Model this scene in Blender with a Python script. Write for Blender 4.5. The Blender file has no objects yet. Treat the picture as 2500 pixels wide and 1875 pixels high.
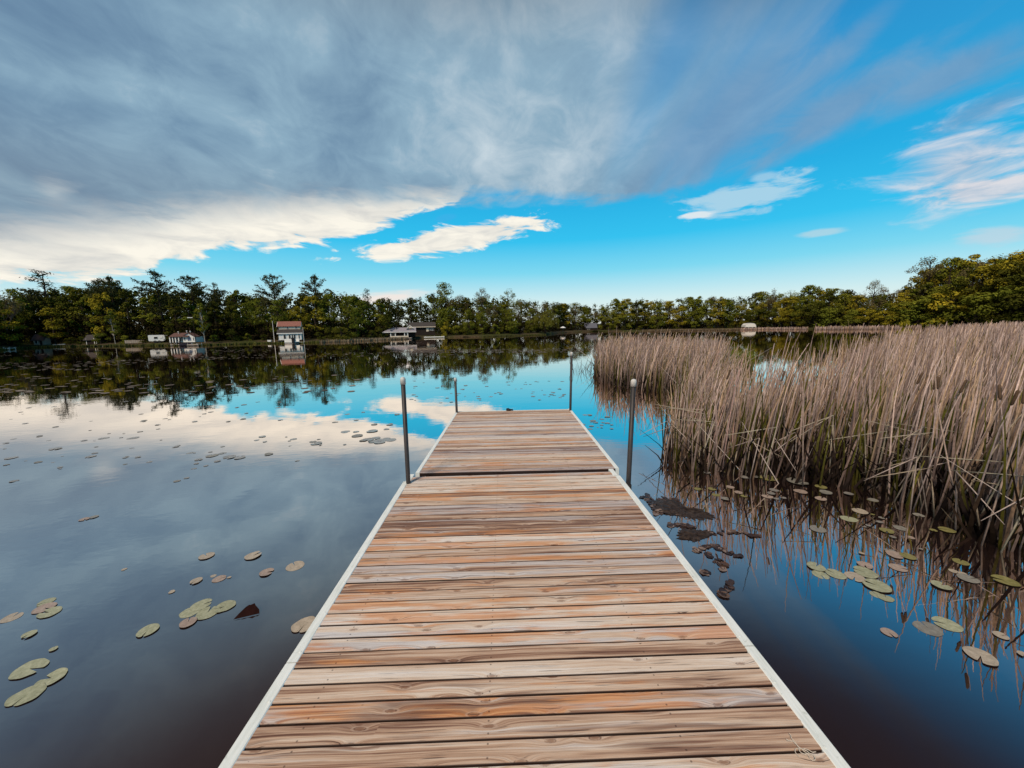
import bpy, math, random
import numpy as np
from mathutils import Vector, Matrix
random.seed(7); rng = np.random.default_rng(7)
scene = bpy.context.scene
COL = scene.collection
R = math.radians
K = 2500/2212.0

# ------------------------------------------------------------------ camera
EYE = np.array([0.0, 0.0, 2.25]); DECK = 0.60
FPX, CX, CY = 939.0, 1250.0, 937.5
PITCH, ROLL, YAW = R(8.2), .02, .0128
Fv = np.array([math.sin(YAW)*math.cos(PITCH), math.cos(YAW)*math.cos(PITCH), -math.sin(PITCH)])
R0 = np.array([math.cos(YAW), -math.sin(YAW), 0]); U0 = np.cross(R0, Fv)
Rv = math.cos(ROLL)*R0 - math.sin(ROLL)*U0; Uv = math.cos(ROLL)*U0 + math.sin(ROLL)*R0
cam_d = bpy.data.cameras.new('camera'); cam = bpy.data.objects.new('camera', cam_d); COL.objects.link(cam)
cam.matrix_world = Matrix(((Rv[0], Uv[0], -Fv[0], EYE[0]), (Rv[1], Uv[1], -Fv[1], EYE[1]), (Rv[2], Uv[2], -Fv[2], EYE[2]), (0, 0, 0, 1)))
cam_d.sensor_width = 36; cam_d.lens = 36*FPX/2500; cam_d.clip_start = .05; cam_d.clip_end = 3000
scene.camera = cam

def ray(px, py):                       # survey of the photograph: pixel (2500 wide) -> direction
    d = Fv + Rv*(px-CX)/FPX - Uv*(py-CY)/FPX
    return d/np.linalg.norm(d)
def ground(px, py, z=0.0):
    d = ray(px, py); return EYE + d*((z-EYE[2])/d[2])
def azel(px, py):
    d = ray(px, py); return math.degrees(math.atan2(d[0], d[1])), math.degrees(math.asin(d[2]))

# ------------------------------------------------------------------ mesh helper
class MB:
    def __init__(s): s.v = []; s.f = []; s.c = []; s.uv = None
    def add(s, vs, fs, col=None):
        n = len(s.v); s.v.extend([tuple(p) for p in vs]); s.f.extend([tuple(i+n for i in q) for q in fs])
        s.c.extend([col if col is not None else (1, 1, 1)]*len(vs)) if not isinstance(col, list) else s.c.extend(col)
    def box(s, c, d, rz=0, col=None):
        x, y, z = d[0]/2, d[1]/2, d[2]/2; cr, sr = math.cos(rz), math.sin(rz); vs = []
        for dz in (-z, z):
            for dx, dy in ((-x, -y), (x, -y), (x, y), (-x, y)):
                vs.append((c[0]+dx*cr-dy*sr, c[1]+dx*sr+dy*cr, c[2]+dz))
        s.add(vs, [(3, 2, 1, 0), (4, 5, 6, 7), (0, 1, 5, 4), (1, 2, 6, 5), (2, 3, 7, 6), (3, 0, 4, 7)], col)
    def span(s, a, b, col=None):
        s.box([(a[i]+b[i])/2 for i in range(3)], [abs(b[i]-a[i]) for i in range(3)], 0, col)
    def tube(s, pts, rad, n=8, col=None, cap=True):
        pts = [Vector(p) for p in pts]; rings = []; vs = []; fs = []
        for i, p in enumerate(pts):
            t = (pts[min(i+1, len(pts)-1)]-pts[max(i-1, 0)]).normalized()
            a = t.cross(Vector((0, 0, 1)) if abs(t.z) < .9 else Vector((1, 0, 0))).normalized(); b = t.cross(a)
            r = rad[i] if isinstance(rad, (list, tuple)) else rad
            for k in range(n):
                w = 2*math.pi*k/n; vs.append(p+a*(r*math.cos(w))+b*(r*math.sin(w)))
        for i in range(len(pts)-1):
            for k in range(n):
                fs.append((i*n+k, i*n+(k+1) % n, (i+1)*n+(k+1) % n, (i+1)*n+k))
        if cap: fs.append(tuple(range(n-1, -1, -1))); fs.append(tuple((len(pts)-1)*n+k for k in range(n)))
        s.add(vs, fs, col)
    def lathe(s, prof, n=16, c=(0, 0, 0), col=None):
        vs = []; fs = []
        for r, z in prof:
            for k in range(n):
                w = 2*math.pi*k/n; vs.append((c[0]+r*math.cos(w), c[1]+r*math.sin(w), c[2]+z))
        for i in range(len(prof)-1):
            for k in range(n): fs.append((i*n+k, i*n+(k+1) % n, (i+1)*n+(k+1) % n, (i+1)*n+k))
        fs.append(tuple(range(n-1, -1, -1))); fs.append(tuple((len(prof)-1)*n+k for k in range(n)))
        s.add(vs, fs, col)
    def poly(s, pts, th, axis='y', col=None):      # flat outline extruded; pts in the plane normal to axis
        n = len(pts)
        def P(a, b, t): return {'y': (a, t, b), 'x': (t, a, b), 'z': (a, b, t)}[axis]
        vs = [P(a, b, th[0]) for a, b in pts]+[P(a, b, th[1]) for a, b in pts]
        s.add(vs, [tuple(range(n)), tuple(range(2*n-1, n-1, -1))]+[(i, n+i, n+(i+1) % n, (i+1) % n) for i in range(n)], col)
    def build(s, name, mat, parent=None, smooth=False, loc=None):
        me = bpy.data.meshes.new(name); me.from_pydata(s.v, [], s.f)
        ca = me.color_attributes.new('tint', 'FLOAT_COLOR', 'POINT')
        a = np.ones((len(s.v), 4), dtype=np.float32); a[:, :3] = np.array(s.c, dtype=np.float32).reshape(-1, 3); ca.data.foreach_set('color', a.ravel())
        me.materials.append(mat)
        if smooth: me.polygons.foreach_set('use_smooth', [True]*len(me.polygons))
        me.update()
        return link(name, me, parent, loc)
def link(name, me, parent=None, loc=None):
    o = bpy.data.objects.new(name, me); COL.objects.link(o); o.parent = parent
    if loc is not None: o.location = loc
    return o
def quads(name, V, C, mat, parent=None, loc=None):   # V (n,4,3), C (n,3)
    n = len(V); me = bpy.data.meshes.new(name)
    me.vertices.add(4*n); me.vertices.foreach_set('co', np.ascontiguousarray(V, dtype=np.float32).ravel())
    me.loops.add(4*n); me.loops.foreach_set('vertex_index', np.arange(4*n, dtype=np.int32))
    me.polygons.add(n); me.polygons.foreach_set('loop_start', np.arange(0, 4*n, 4, dtype=np.int32))
    ca = me.color_attributes.new('tint', 'FLOAT_COLOR', 'POINT')
    a = np.ones((4*n, 4), dtype=np.float32)
    a[:, :3] = np.repeat(C, 4, axis=0) if C.shape[0] == n else C
    ca.data.foreach_set('color', a.ravel())
    me.materials.append(mat); me.update(calc_edges=True); me.validate()
    return link(name, me, parent, loc)
def tag(o, label=None, cat=None, group=None, kind=None):
    if label: o['label'] = label
    if cat: o['category'] = cat
    if group: o['group'] = group
    if kind: o['kind'] = kind
    return o
def empty(name, loc, rz=0, label=None, cat=None, group=None):
    o = bpy.data.objects.new(name, None); COL.objects.link(o); o.location = loc; o.rotation_euler = (0, 0, rz); o.empty_display_size = .3
    return tag(o, label, cat, group)
def dup(root):
    c = root.copy(); COL.objects.link(c)
    for ch in root.children:
        d = ch.copy(); COL.objects.link(d); d.parent = c
    return c

# ------------------------------------------------------------------ node helpers
def s2l(c):
    return tuple(((x/255)/12.92 if x/255 <= .04045 else ((x/255+.055)/1.055)**2.4) for x in c)
class NT:
    def __init__(s, tree): s.t = tree; s.n = tree.nodes; s.l = tree.links
    def node(s, ty, **kw):
        n = s.n.new(ty)
        for k, v in kw.items(): setattr(n, k, v)
        return n
    def put(s, sock, v):
        if isinstance(v, bpy.types.NodeSocket): s.l.new(v, sock)
        elif v is not None:
            if hasattr(sock.default_value, '__len__') and not hasattr(v, '__len__'): v = (v,)*len(sock.default_value)
            if hasattr(sock.default_value, '__len__') and len(sock.default_value) == 4 and len(v) == 3: v = tuple(v)+(1,)
            sock.default_value = v
    def m(s, op, a, b=None, c=None, clamp=False):
        n = s.node('ShaderNodeMath', operation=op, use_clamp=clamp)
        for i, v in enumerate((a, b, c)): s.put(n.inputs[i], v)
        return n.outputs[0]
    def sep(s, v): n = s.node('ShaderNodeSeparateXYZ'); s.put(n.inputs[0], v); return n.outputs
    def comb(s, x, y, z=0.0):
        n = s.node('ShaderNodeCombineXYZ')
        for i, v in enumerate((x, y, z)): s.put(n.inputs[i], v)
        return n.outputs[0]
    def noise(s, vec, scale=1.0, detail=3.0, rough=.5, dist=0.0, dim='3D'):
        n = s.node('ShaderNodeTexNoise', noise_dimensions=dim); s.put(n.inputs['Vector'], vec)
        n.inputs['Scale'].default_value = scale; n.inputs['Detail'].default_value = detail; n.inputs['Roughness'].default_value = rough; n.inputs['Distortion'].default_value = dist
        return n.outputs['Fac']
    def step(s, v, a, b, lo=0.0, hi=1.0, smooth=True):
        n = s.node('ShaderNodeMapRange', interpolation_type='SMOOTHSTEP' if smooth else 'LINEAR', clamp=True)
        for i, x in enumerate((v, a, b, lo, hi)): s.put(n.inputs[i], x)
        return n.outputs[0]
    def mix(s, f, a, b, mode='MIX'):
        n = s.node('ShaderNodeMix', data_type='RGBA', blend_type=mode); s.put(n.inputs[0], f); s.put(n.inputs[6], a); s.put(n.inputs[7], b)
        return n.outputs[2]
    def ramp(s, f, stops, inter='LINEAR'):
        n = s.node('ShaderNodeValToRGB'); n.color_ramp.interpolation = inter; s.put(n.inputs[0], f); e = n.color_ramp.elements
        while len(e) < len(stops): e.new(.5)
        for i, (p, c) in enumerate(stops): e[i].position = p; e[i].color = (c[0], c[1], c[2], 1)
        return n.outputs[0]
    def curve(s, f, pts):
        n = s.node('ShaderNodeFloatCurve'); s.put(n.inputs['Value'], f); cv = n.mapping.curves[0]
        pts = sorted(pts)
        while len(cv.points) < len(pts): cv.points.new(.5, .5)
        for i, (x, y) in enumerate(pts): cv.points[i].location = (x, y); cv.points[i].handle_type = 'VECTOR' if i in (0, len(pts)-1) else 'AUTO'
        n.mapping.update(); return n.outputs[0]
    def attr(s, name): return s.node('ShaderNodeAttribute', attribute_name=name).outputs['Color']
def mat(name, rough=.8, spec=.3):
    m = bpy.data.materials.new(name); m.use_nodes = True; t = NT(m.node_tree); b = m.node_tree.nodes['Principled BSDF']
    b.inputs['Roughness'].default_value = rough; b.inputs['Specular IOR Level'].default_value = spec
    return m, t, b
def simple(name, col, rough=.8, spec=.3, var=.25, scale=3.0, metal=0.0, grain=(1, 1, 1), bump=0.0):
    m, t, b = mat(name, rough, spec); b.inputs['Metallic'].default_value = metal
    tc = t.node('ShaderNodeTexCoord').outputs['Object']; mp = t.node('ShaderNodeMapping'); mp.inputs['Scale'].default_value = grain; t.put(mp.inputs[0], tc)
    n = t.noise(mp.outputs[0], scale, 5, .6)
    lo = tuple(c*(1-var) for c in col); hi = tuple(min(1, c*(1+var)) for c in col)
    t.put(b.inputs['Base Color'], t.ramp(n, [(.3, lo), (.7, hi)]))
    if bump:
        bp = t.node('ShaderNodeBump'); bp.inputs['Strength'].default_value = bump; bp.inputs['Distance'].default_value = .01; t.put(bp.inputs['Height'], n); t.put(b.inputs['Normal'], bp.outputs[0])
    return m
def leafmat(name, a, b_, trans=.0):
    m = bpy.data.materials.new(name); m.use_nodes = True; t = NT(m.node_tree); t.n.clear()
    out = t.node('ShaderNodeOutputMaterial'); rnd = t.node('ShaderNodeObjectInfo').outputs['Random']
    tint = t.attr('tint'); sx = t.sep(tint)
    f = t.m('ADD', t.m('MULTIPLY', rnd, .55), t.m('MULTIPLY', sx[0], .45))
    c = t.mix(f, a, b_); c = t.mix(1.0, c, t.comb(sx[1], sx[1], sx[1]), 'MULTIPLY')
    d = t.node('ShaderNodeBsdfDiffuse'); t.put(d.inputs[0], c); t.l.new(d.outputs[0], out.inputs[0])
    return m

# ------------------------------------------------------------------ world
SUN_EL, SUN_AZ = 50.0, -152.0          # azimuth clockwise from +y
wd = bpy.data.worlds.new('World'); scene.world = wd; wd.use_nodes = True
t = NT(wd.node_tree); bg = wd.node_tree.nodes['Background']
sky = t.node('ShaderNodeTexSky', sky_type='NISHITA', sun_disc=False)
sky.sun_elevation = R(SUN_EL); sky.sun_rotation = R(SUN_AZ); sky.air_density = 1.0; sky.dust_density = .6; sky.ozone_density = 2.5
gen = t.node('ShaderNodeTexCoord').outputs['Generated']
nrm = t.node('ShaderNodeVectorMath', operation='NORMALIZE'); t.put(nrm.inputs[0], gen)
x, y, z = t.sep(nrm.outputs[0])
el = t.m('MULTIPLY', t.m('ARCSINE', z), 57.29578); az = t.m('MULTIPLY', t.m('ARCTAN2', x, y), 57.29578)
zz = t.m('ADD', t.m('MAXIMUM', z, 0.0), .24)
Px = t.m('DIVIDE', x, zz); Py = t.m('DIVIDE', y, zz)
def pv(a, b, c=0.0): return t.comb(t.m('MULTIPLY', Px, a), t.m('MULTIPLY', Py, b), c)
nA = t.noise(pv(1.9, 1.5, 1.7), 1.0, 6, .55, .4)
nB = t.noise(pv(.9, .75, 8.1), 1.0, 3, .5)
nS = t.noise(pv(4.4, .30, 4.2), 1.0, 3, .45, .25)
nF = t.noise(pv(6.4, 5.0, 2.3), 1.0, 6, .62, .6)
nH = t.noise(t.comb(t.m('MULTIPLY', az, .16), t.m('MULTIPLY', el, .62), 5.0), 1.0, 6, .6, .5)   # streaky low cloud
def rawc(pts): return [(( a+90)/180, e/90) for a, e in [azel(px*K, py*K) for px, py in pts]]
azn = t.m('DIVIDE', t.m('ADD', az, 90.0), 180.0)
eA = t.m('MULTIPLY', t.curve(azn, [(0, .085)]+rawc([(0, 520), (250, 497), (480, 462), (700, 448), (880, 440), (1060, 432), (1180, 432), (1290, 436), (1430, 418), (1590, 396), (1720, 345), (1820, 298), (1960, 240), (2080, 200), (2212, 165)])+[(.83, .25), (1, .40)]), 90.0)
eB = t.m('MULTIPLY', t.curve(azn, [(0, .04)]+rawc([(0, 612), (190, 606), (300, 590), (400, 562), (500, 540), (620, 534), (740, 520), (850, 488), (920, 455), (1000, 425)])+[(.57, .4), (1, .9)]), 90.0)
# clear sky: physical sky deepened towards the saturated blue of the photograph
ramp = t.ramp(t.m('DIVIDE', el, 60.0, clamp=True), [(0, s2l((240, 240, 232))), (.06, s2l((214, 240, 242))), (.13, s2l((122, 219, 244))), (.20, s2l((24, 197, 244))), (.30, s2l((0, 176, 232))), (.5, s2l((0, 146, 212))), (1, s2l((0, 112, 186)))])
skyc = t.mix(1.0, sky.outputs[0], (.1, .1, .1), 'MULTIPLY')
blue = t.mix(.88, skyc, ramp)
# right side greys: large patches inside the blue
def ell(px, py, qx, qy, re, amp=1.0, nz=None):
    a0, e0 = azel(px*K, py*K); a1, e1 = azel(qx*K, qy*K)
    ca, ce = (a0+a1)/2, (e0+e1)/2; L = math.hypot(a1-a0, e1-e0)/2; w = math.atan2(e1-e0, a1-a0)
    dx = t.m('SUBTRACT', az, ca); dy = t.m('SUBTRACT', el, ce)
    u = t.m('DIVIDE', t.m('ADD', t.m('MULTIPLY', dx, math.cos(w)), t.m('MULTIPLY', dy, math.sin(w))), L)
    v = t.m('DIVIDE', t.m('SUBTRACT', t.m('MULTIPLY', dy, math.cos(w)), t.m('MULTIPLY', dx, math.sin(w))), re)
    r = t.m('SQRT', t.m('ADD', t.m('MULTIPLY', u, u), t.m('MULTIPLY', v, v)))
    k = t.m('ADD', t.m('SUBTRACT', 1.0, r), t.m('MULTIPLY', t.m('SUBTRACT', nz if nz is not None else nH, .5), 2.6*amp))
    return k
col = blue
white = t.ramp(nH, [(.3, s2l((214, 214, 210))), (.6, s2l((252, 247, 234)))])
def over(base, k, a, b, c, op=1.0):
    f = t.step(k, a, b); f = t.m('MULTIPLY', f, op); return t.mix(f, base, c)
pale = t.ramp(nH, [(.32, s2l((150, 172, 198))), (.62, s2l((225, 222, 226)))])
col = over(col, ell(1890, 400, 2330, 300, 4.5), -.1, 1.0, pale, .8)
col = over(col, ell(1990, 425, 2300, 392, 1.2), .0, .7, pale, .8)
col = over(col, ell(1440, 470, 1790, 385, 2.1, 1.1), .05, .6, s2l((178, 214, 232)), .85)
col = over(col, ell(1455, 470, 1560, 458, .55, .5), .05, .5, s2l((225, 234, 238)), .9)
col = over(col, ell(1610, 388, 1690, 376, .7, .6), .0, .6, s2l((170, 208, 230)), .7)
col = over(col, ell(1715, 510, 1850, 493, .5, .5), .0, .6, s2l((185, 215, 226)), .7)
col = over(col, ell(2020, 525, 2290, 490, 1.1, .8), .0, .8, s2l((196, 214, 226)), .7)
col = over(col, ell(700, 655, 960, 632, 1.2, .7), .0, .8, s2l((250, 232, 222)), .8)
# white band under the grey deck, left
kW = t.m('ADD', t.m('SUBTRACT', el, eB), t.m('ADD', t.m('MULTIPLY', t.m('SUBTRACT', nH, .5), 6.0), t.m('MULTIPLY', t.m('SUBTRACT', nF, .5), 1.4)))
fW = t.m('MULTIPLY', t.step(kW, -.2, .7), t.step(az, 2.0, -4.0))
col = t.mix(fW, col, white)
col = over(col, ell(745, 552, 1230, 462, 2.0, 1.0), .0, .35, white, 1.0)
col = over(col, ell(930, 476, 1000, 464, .7, .3), .1, .6, s2l((60, 178, 232)), .75)
# grey deck
kD = t.m('ADD', t.m('SUBTRACT', el, eA), t.m('ADD', t.m('MULTIPLY', t.m('SUBTRACT', nH, .5), 4.2), t.m('MULTIPLY', t.m('SUBTRACT', nF, .5), 2.4)))
soft = t.step(az, -45.0, 20.0, 3.2, 1.3, False)
fD = t.step(kD, t.m('MULTIPLY', soft, -.6), soft)
cover = t.m('ADD', t.m('SUBTRACT', 1.05, t.m('MINIMUM', t.m('MULTIPLY', t.m('MAXIMUM', t.m('SUBTRACT', az, 12.0), 0.0), .0175), .46)), t.m('MULTIPLY', t.m('SUBTRACT', nS, .5), t.step(az, 8.0, 36.0, .0, 6.5)), clamp=True)
cover = t.step(cover, 0.0, 1.0, .08, 1.0, False)
lum = t.m('ADD', t.m('ADD', t.m('MULTIPLY', nA, 1.15), t.m('MULTIPLY', nF, .60)), t.m('ADD', t.m('MULTIPLY', nB, .55), -.57))
glow = t.m('MULTIPLY', t.step(t.m('ABSOLUTE', t.m('SUBTRACT', az, 7.0)), 34.0, 2.0), t.step(t.m('ABSOLUTE', t.m('SUBTRACT', el, 27.0)), 26.0, 4.0))
lum = t.m('ADD', lum, t.m('MULTIPLY', glow, .14))
deck = t.ramp(lum, [(.20, s2l((96, 127, 158))), (.45, s2l((118, 150, 176))), (.68, s2l((142, 174, 195))), (.98, s2l((196, 212, 222)))])
deck = t.mix(t.step(az, 4.0, 36.0, 0.0, .72), deck, s2l((112, 157, 194)))
deck = t.mix(t.step(el, 30.0, 47.0, 0.0, .85), deck, t.mix(t.step(az, -10.0, 30.0), s2l((92, 76, 82)), s2l((36, 58, 84))))  # high deck, mostly above the frame, darkened to dim its reflection in the water
lowg = t.m('MULTIPLY', t.step(el, 22.0, 13.0), t.step(az, 10.0, -30.0))
deck = t.mix(t.m('MULTIPLY', lowg, .4), deck, s2l((128, 143, 157)))
col = t.mix(t.m('MULTIPLY', fD, cover), col, deck)
veil = t.mix(nF, s2l((92, 140, 184)), s2l((136, 172, 202)))
for q in ((1330, 400, 1960, 20, 6.5, .50, .85), (1560, 372, 2120, 40, 3.2, .55, .85), (1840, 262, 2330, 20, 2.3, .45, .80), (1960, 300, 2330, 150, 1.5, .6, .55), (1690, 215, 1990, -40, 2.0, .5, .5)):
    col = over(col, ell(q[0], q[1], q[2], q[3], q[4], q[5], t.m('ADD', t.m('MULTIPLY', nF, .6), t.m('MULTIPLY', nS, .4))), .0, .75, veil, q[6])
col = over(col, ell(40, 425, 190, 408, 1.6, .8), .0, 1.0, s2l((196, 202, 204)), .6)
col = t.mix(t.m('MULTIPLY', t.step(el, 28.0, 42.0, 0.0, .88), t.step(az, 12.0, 32.0)), col, s2l((28, 48, 72)))  # upper right sky darkened further, added to dim the water reflecting it
col = t.mix(t.step(el, -1.0, -4.0), col, (.03, .03, .03))
col = t.mix(1.0, col, (10.0, 10.0, 10.0), 'MULTIPLY')
t.put(bg.inputs[0], col); bg.inputs[1].default_value = .1
sd = bpy.data.lights.new('sun', 'SUN'); so = bpy.data.objects.new('sun', sd); COL.objects.link(so)
sd.energy = 3.0; sd.angle = R(12); sd.color = (1.0, .88, .73)
sdir = Vector((math.sin(R(SUN_AZ))*math.cos(R(SUN_EL)), math.cos(R(SUN_AZ))*math.cos(R(SUN_EL)), math.sin(R(SUN_EL))))
so.rotation_euler = sdir.to_track_quat('Z', 'Y').to_euler(); so.location = (0, 0, 40)

# ------------------------------------------------------------------ materials
M = {}
# water
m = bpy.data.materials.new('lake water'); m.use_nodes = True; t = NT(m.node_tree); t.n.clear(); M['water'] = m
out = t.node('ShaderNodeOutputMaterial'); geo = t.node('ShaderNodeNewGeometry'); pos = geo.outputs['Position']
px_, py_, pz_ = t.sep(pos)
w1 = t.noise(t.comb(t.m('MULTIPLY', px_, .55), t.m('MULTIPLY', py_, 1.1)), 1.0, 3, .5)
w2 = t.noise(t.comb(t.m('MULTIPLY', px_, 5.0), t.m('MULTIPLY', py_, 9.0), 3.0), 1.0, 2, .5)
patch = t.step(t.noise(pos, .16, 2, .5), .42, .62)
h = t.m('ADD', t.m('MULTIPLY', w1, .0042), t.m('MULTIPLY', t.m('MULTIPLY', w2, .0011), t.m('ADD', .35, patch)))
bp = t.node('ShaderNodeBump'); bp.inputs['Strength'].default_value = .55; bp.inputs['Distance'].default_value = 1.0; t.put(bp.inputs['Height'], h)
lw = t.node('ShaderNodeLayerWeight'); lw.inputs[0].default_value = .5
fac = t.curve(lw.outputs['Facing'], [(0, .03), (.2, .03), (.31, .07), (.44, .30), (.6, .66), (.76, .87), (.95, .96), (1, .98)])
gl = t.node('ShaderNodeBsdfGlossy'); gl.inputs['Roughness'].default_value = .012; gl.inputs['Color'].default_value = (1.0, .91, .85, 1); t.put(gl.inputs['Normal'], bp.outputs[0])
df = t.node('ShaderNodeBsdfDiffuse'); t.put(df.inputs[0], t.ramp(t.noise(pos, .5, 3, .5), [(.3, (.020, .0110, .0105)), (.7, (.026, .0145, .0140))]))
mx = t.node('ShaderNodeMixShader'); t.put(mx.inputs[0], fac); t.l.new(df.outputs[0], mx.inputs[1]); t.l.new(gl.outputs[0], mx.inputs[2]); t.l.new(mx.outputs[0], out.inputs[0])
# land
m, t, b = mat('shore ground', .95, .1); M['land'] = m
pos = t.node('ShaderNodeNewGeometry').outputs['Position']
n1 = t.noise(pos, .12, 4, .6); n2 = t.noise(pos, 2.0, 4, .6)
c = t.mix(t.step(n1, .42, .58), (.055, .06, .014), (.09, .062, .035)); c = t.mix(t.step(n2, .4, .7), c, (.03, .026, .012)); t.put(b.inputs['Base Color'], c)
M['grass'] = leafmat('shore grass', (.10, .11, .02), (.16, .13, .05))
# deck wood
m, t, b = mat('weathered deck boards', .62, .25); M['wood'] = m
uv = t.node('ShaderNodeUVMap').outputs[0]; u, v, _ = t.sep(uv); r1, r2, r3 = t.sep(t.attr('tint'))
vor = t.node('ShaderNodeTexVoronoi', voronoi_dimensions='2D'); t.put(vor.inputs['Vector'], t.comb(t.m('MULTIPLY', u, 3.0), t.m('MULTIPLY', v, 9.5))); vor.inputs['Scale'].default_value = 1.0
kd = vor.outputs['Distance']; kr = t.sep(vor.outputs['Color'])[0]
keep = t.step(kr, .30, .35)
kd = t.m('ADD', kd, t.m('MULTIPLY', t.m('SUBTRACT', t.noise(uv, 22.0, 2, .5), .5), .05))
swell = t.m('MULTIPLY', t.m('POWER', 2.718, t.m('MULTIPLY', t.m('MULTIPLY', kd, kd), -22.0)), keep)
wob = t.m('MULTIPLY', t.m('SUBTRACT', t.noise(t.comb(t.m('MULTIPLY', u, 1.6), t.m('MULTIPLY', v, 9.0)), 1.0, 2, .5), .5), .030)
vv = t.m('ADD', t.m('ADD', v, wob), t.m('MULTIPLY', swell, .022))
g1 = t.noise(t.comb(t.m('MULTIPLY', u, 1.1), t.m('MULTIPLY', vv, 105.0)), 1.0, 6, .66)
g2 = t.noise(t.comb(t.m('MULTIPLY', u, 3.4), t.m('MULTIPLY', vv, 300.0)), 1.0, 4, .7)
broad = t.noise(t.comb(t.m('MULTIPLY', u, .75), t.m('MULTIPLY', vv, 20.0)), 1.0, 3, .55)
org = t.noise(t.comb(t.m('MULTIPLY', u, 1.5), t.m('MULTIPLY', vv, 17.0), 9.0), 1.0, 4, .6)
lt = t.m('ADD', t.m('ADD', t.m('MULTIPLY', g1, .80), t.m('MULTIPLY', broad, .74)), t.m('ADD', t.m('MULTIPLY', t.m('SUBTRACT', r1, .5), .30), -.29))
c = t.ramp(lt, [(.20, s2l((98, 66, 52))), (.30, s2l((152, 114, 92))), (.41, s2l((202, 167, 140))), (.55, s2l((224, 200, 178))), (.74, s2l((236, 222, 210)))])
cool = t.step(t.m('ADD', broad, t.m('MULTIPLY', t.m('SUBTRACT', r3, .5), .35)), .47, .62)
c = t.mix(t.m('MULTIPLY', cool, .58), c, t.ramp(g1, [(.30, s2l((128, 120, 122))), (.55, s2l((206, 202, 204)))]))
of = t.step(t.m('ADD', org, t.m('MULTIPLY', t.m('SUBTRACT', r2, .5), .22)), .54, .68)
oc = t.ramp(g1, [(.3, s2l((176, 92, 42))), (.6, s2l((232, 160, 96)))])
c = t.mix(t.m('MULTIPLY', of, .68), c, oc)
dk = t.step(t.m('ADD', t.noise(t.comb(t.m('MULTIPLY', u, 1.3), t.m('MULTIPLY', vv, 30.0), 21.0), 1.0, 3, .55), t.m('MULTIPLY', t.m('SUBTRACT', r1, .5), -.2)), .58, .73)
c = t.mix(t.m('MULTIPLY', dk, .66), c, s2l((104, 68, 56)))
c = t.mix(t.m('MULTIPLY', t.step(g2, .50, .66), .42), c, s2l((104, 80, 74)))
ring = t.m('MULTIPLY', t.step(t.m('ABSOLUTE', t.m('SUBTRACT', kd, .10)), .03, .0), keep)
c = t.mix(t.m('MULTIPLY', ring, .35), c, s2l((205, 178, 158)))
knot = t.m('MULTIPLY', t.step(kd, .08, .03), keep)
c = t.mix(t.m('MULTIPLY', knot, .65), c, s2l((128, 88, 66)))
ring2 = t.m('MULTIPLY', t.step(t.m('ABSOLUTE', t.m('SUBTRACT', kd, .07)), .018, .0), keep)
c = t.mix(t.m('MULTIPLY', t.m('MULTIPLY', ring2, t.step(t.noise(uv, 60.0, 2, .5), .35, .6)), .75), c, s2l((84, 54, 42)))
chk = t.m('MULTIPLY', t.step(t.noise(t.comb(t.m('MULTIPLY', u, 3.0), t.m('MULTIPLY', vv, 150.0), 33.0), 1.0, 2, .5), .66, .70), 1.0)
c = t.mix(t.m('MULTIPLY', chk, .8), c, s2l((58, 36, 30)))
ox, oy, oz = t.sep(t.node('ShaderNodeTexCoord').outputs['Object'])
jx = t.m('ABSOLUTE', t.m('SUBTRACT', t.m('PINGPONG', t.m('ADD', ox, 4.0), .39), .0))
vl = t.m('ABSOLUTE', t.m('SUBTRACT', t.m('ABSOLUTE', t.m('SUBTRACT', t.m('FRACT', v), .0445)), .026))
nail = t.step(t.m('SQRT', t.m('ADD', t.m('MULTIPLY', jx, jx), t.m('MULTIPLY', vl, vl))), .0050, .0034)
speck = t.step(t.noise(t.comb(t.m('MULTIPLY', u, 26.0), t.m('MULTIPLY', v, 90.0)), 1.0, 2, .5), .74, .78)
c = t.mix(t.m('MULTIPLY', speck, .7), c, s2l((90, 62, 52)))
c = t.mix(t.m('MULTIPLY', nail, .6), c, s2l((52, 36, 32)))
edge = t.step(t.m('ADD', t.m('ABSOLUTE', t.m('SUBTRACT', t.m('FRACT', v), .043)), t.m('MULTIPLY', t.m('SUBTRACT', g1, .5), .012)), .036, .0435)
c = t.mix(t.m('MULTIPLY', edge, .55), c, s2l((100, 70, 60)))
side = t.step(t.m('ABSOLUTE', t.m('SUBTRACT', t.m('FRACT', v), .0432)), .0396, .0419)  # board sides painted near-black, standing for shade in the gaps
c = t.mix(t.m('MULTIPLY', side, .94), c, s2l((38, 22, 18)))
t.put(b.inputs['Base Color'], c)
bp = t.node('ShaderNodeBump'); bp.inputs['Strength'].default_value = .35; bp.inputs['Distance'].default_value = .004
t.put(bp.inputs['Height'], t.m('SUBTRACT', t.m('ADD', g1, t.m('MULTIPLY', g2, .5)), t.m('MULTIPLY', chk, .8))); t.put(b.inputs['Normal'], bp.outputs[0])

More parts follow.
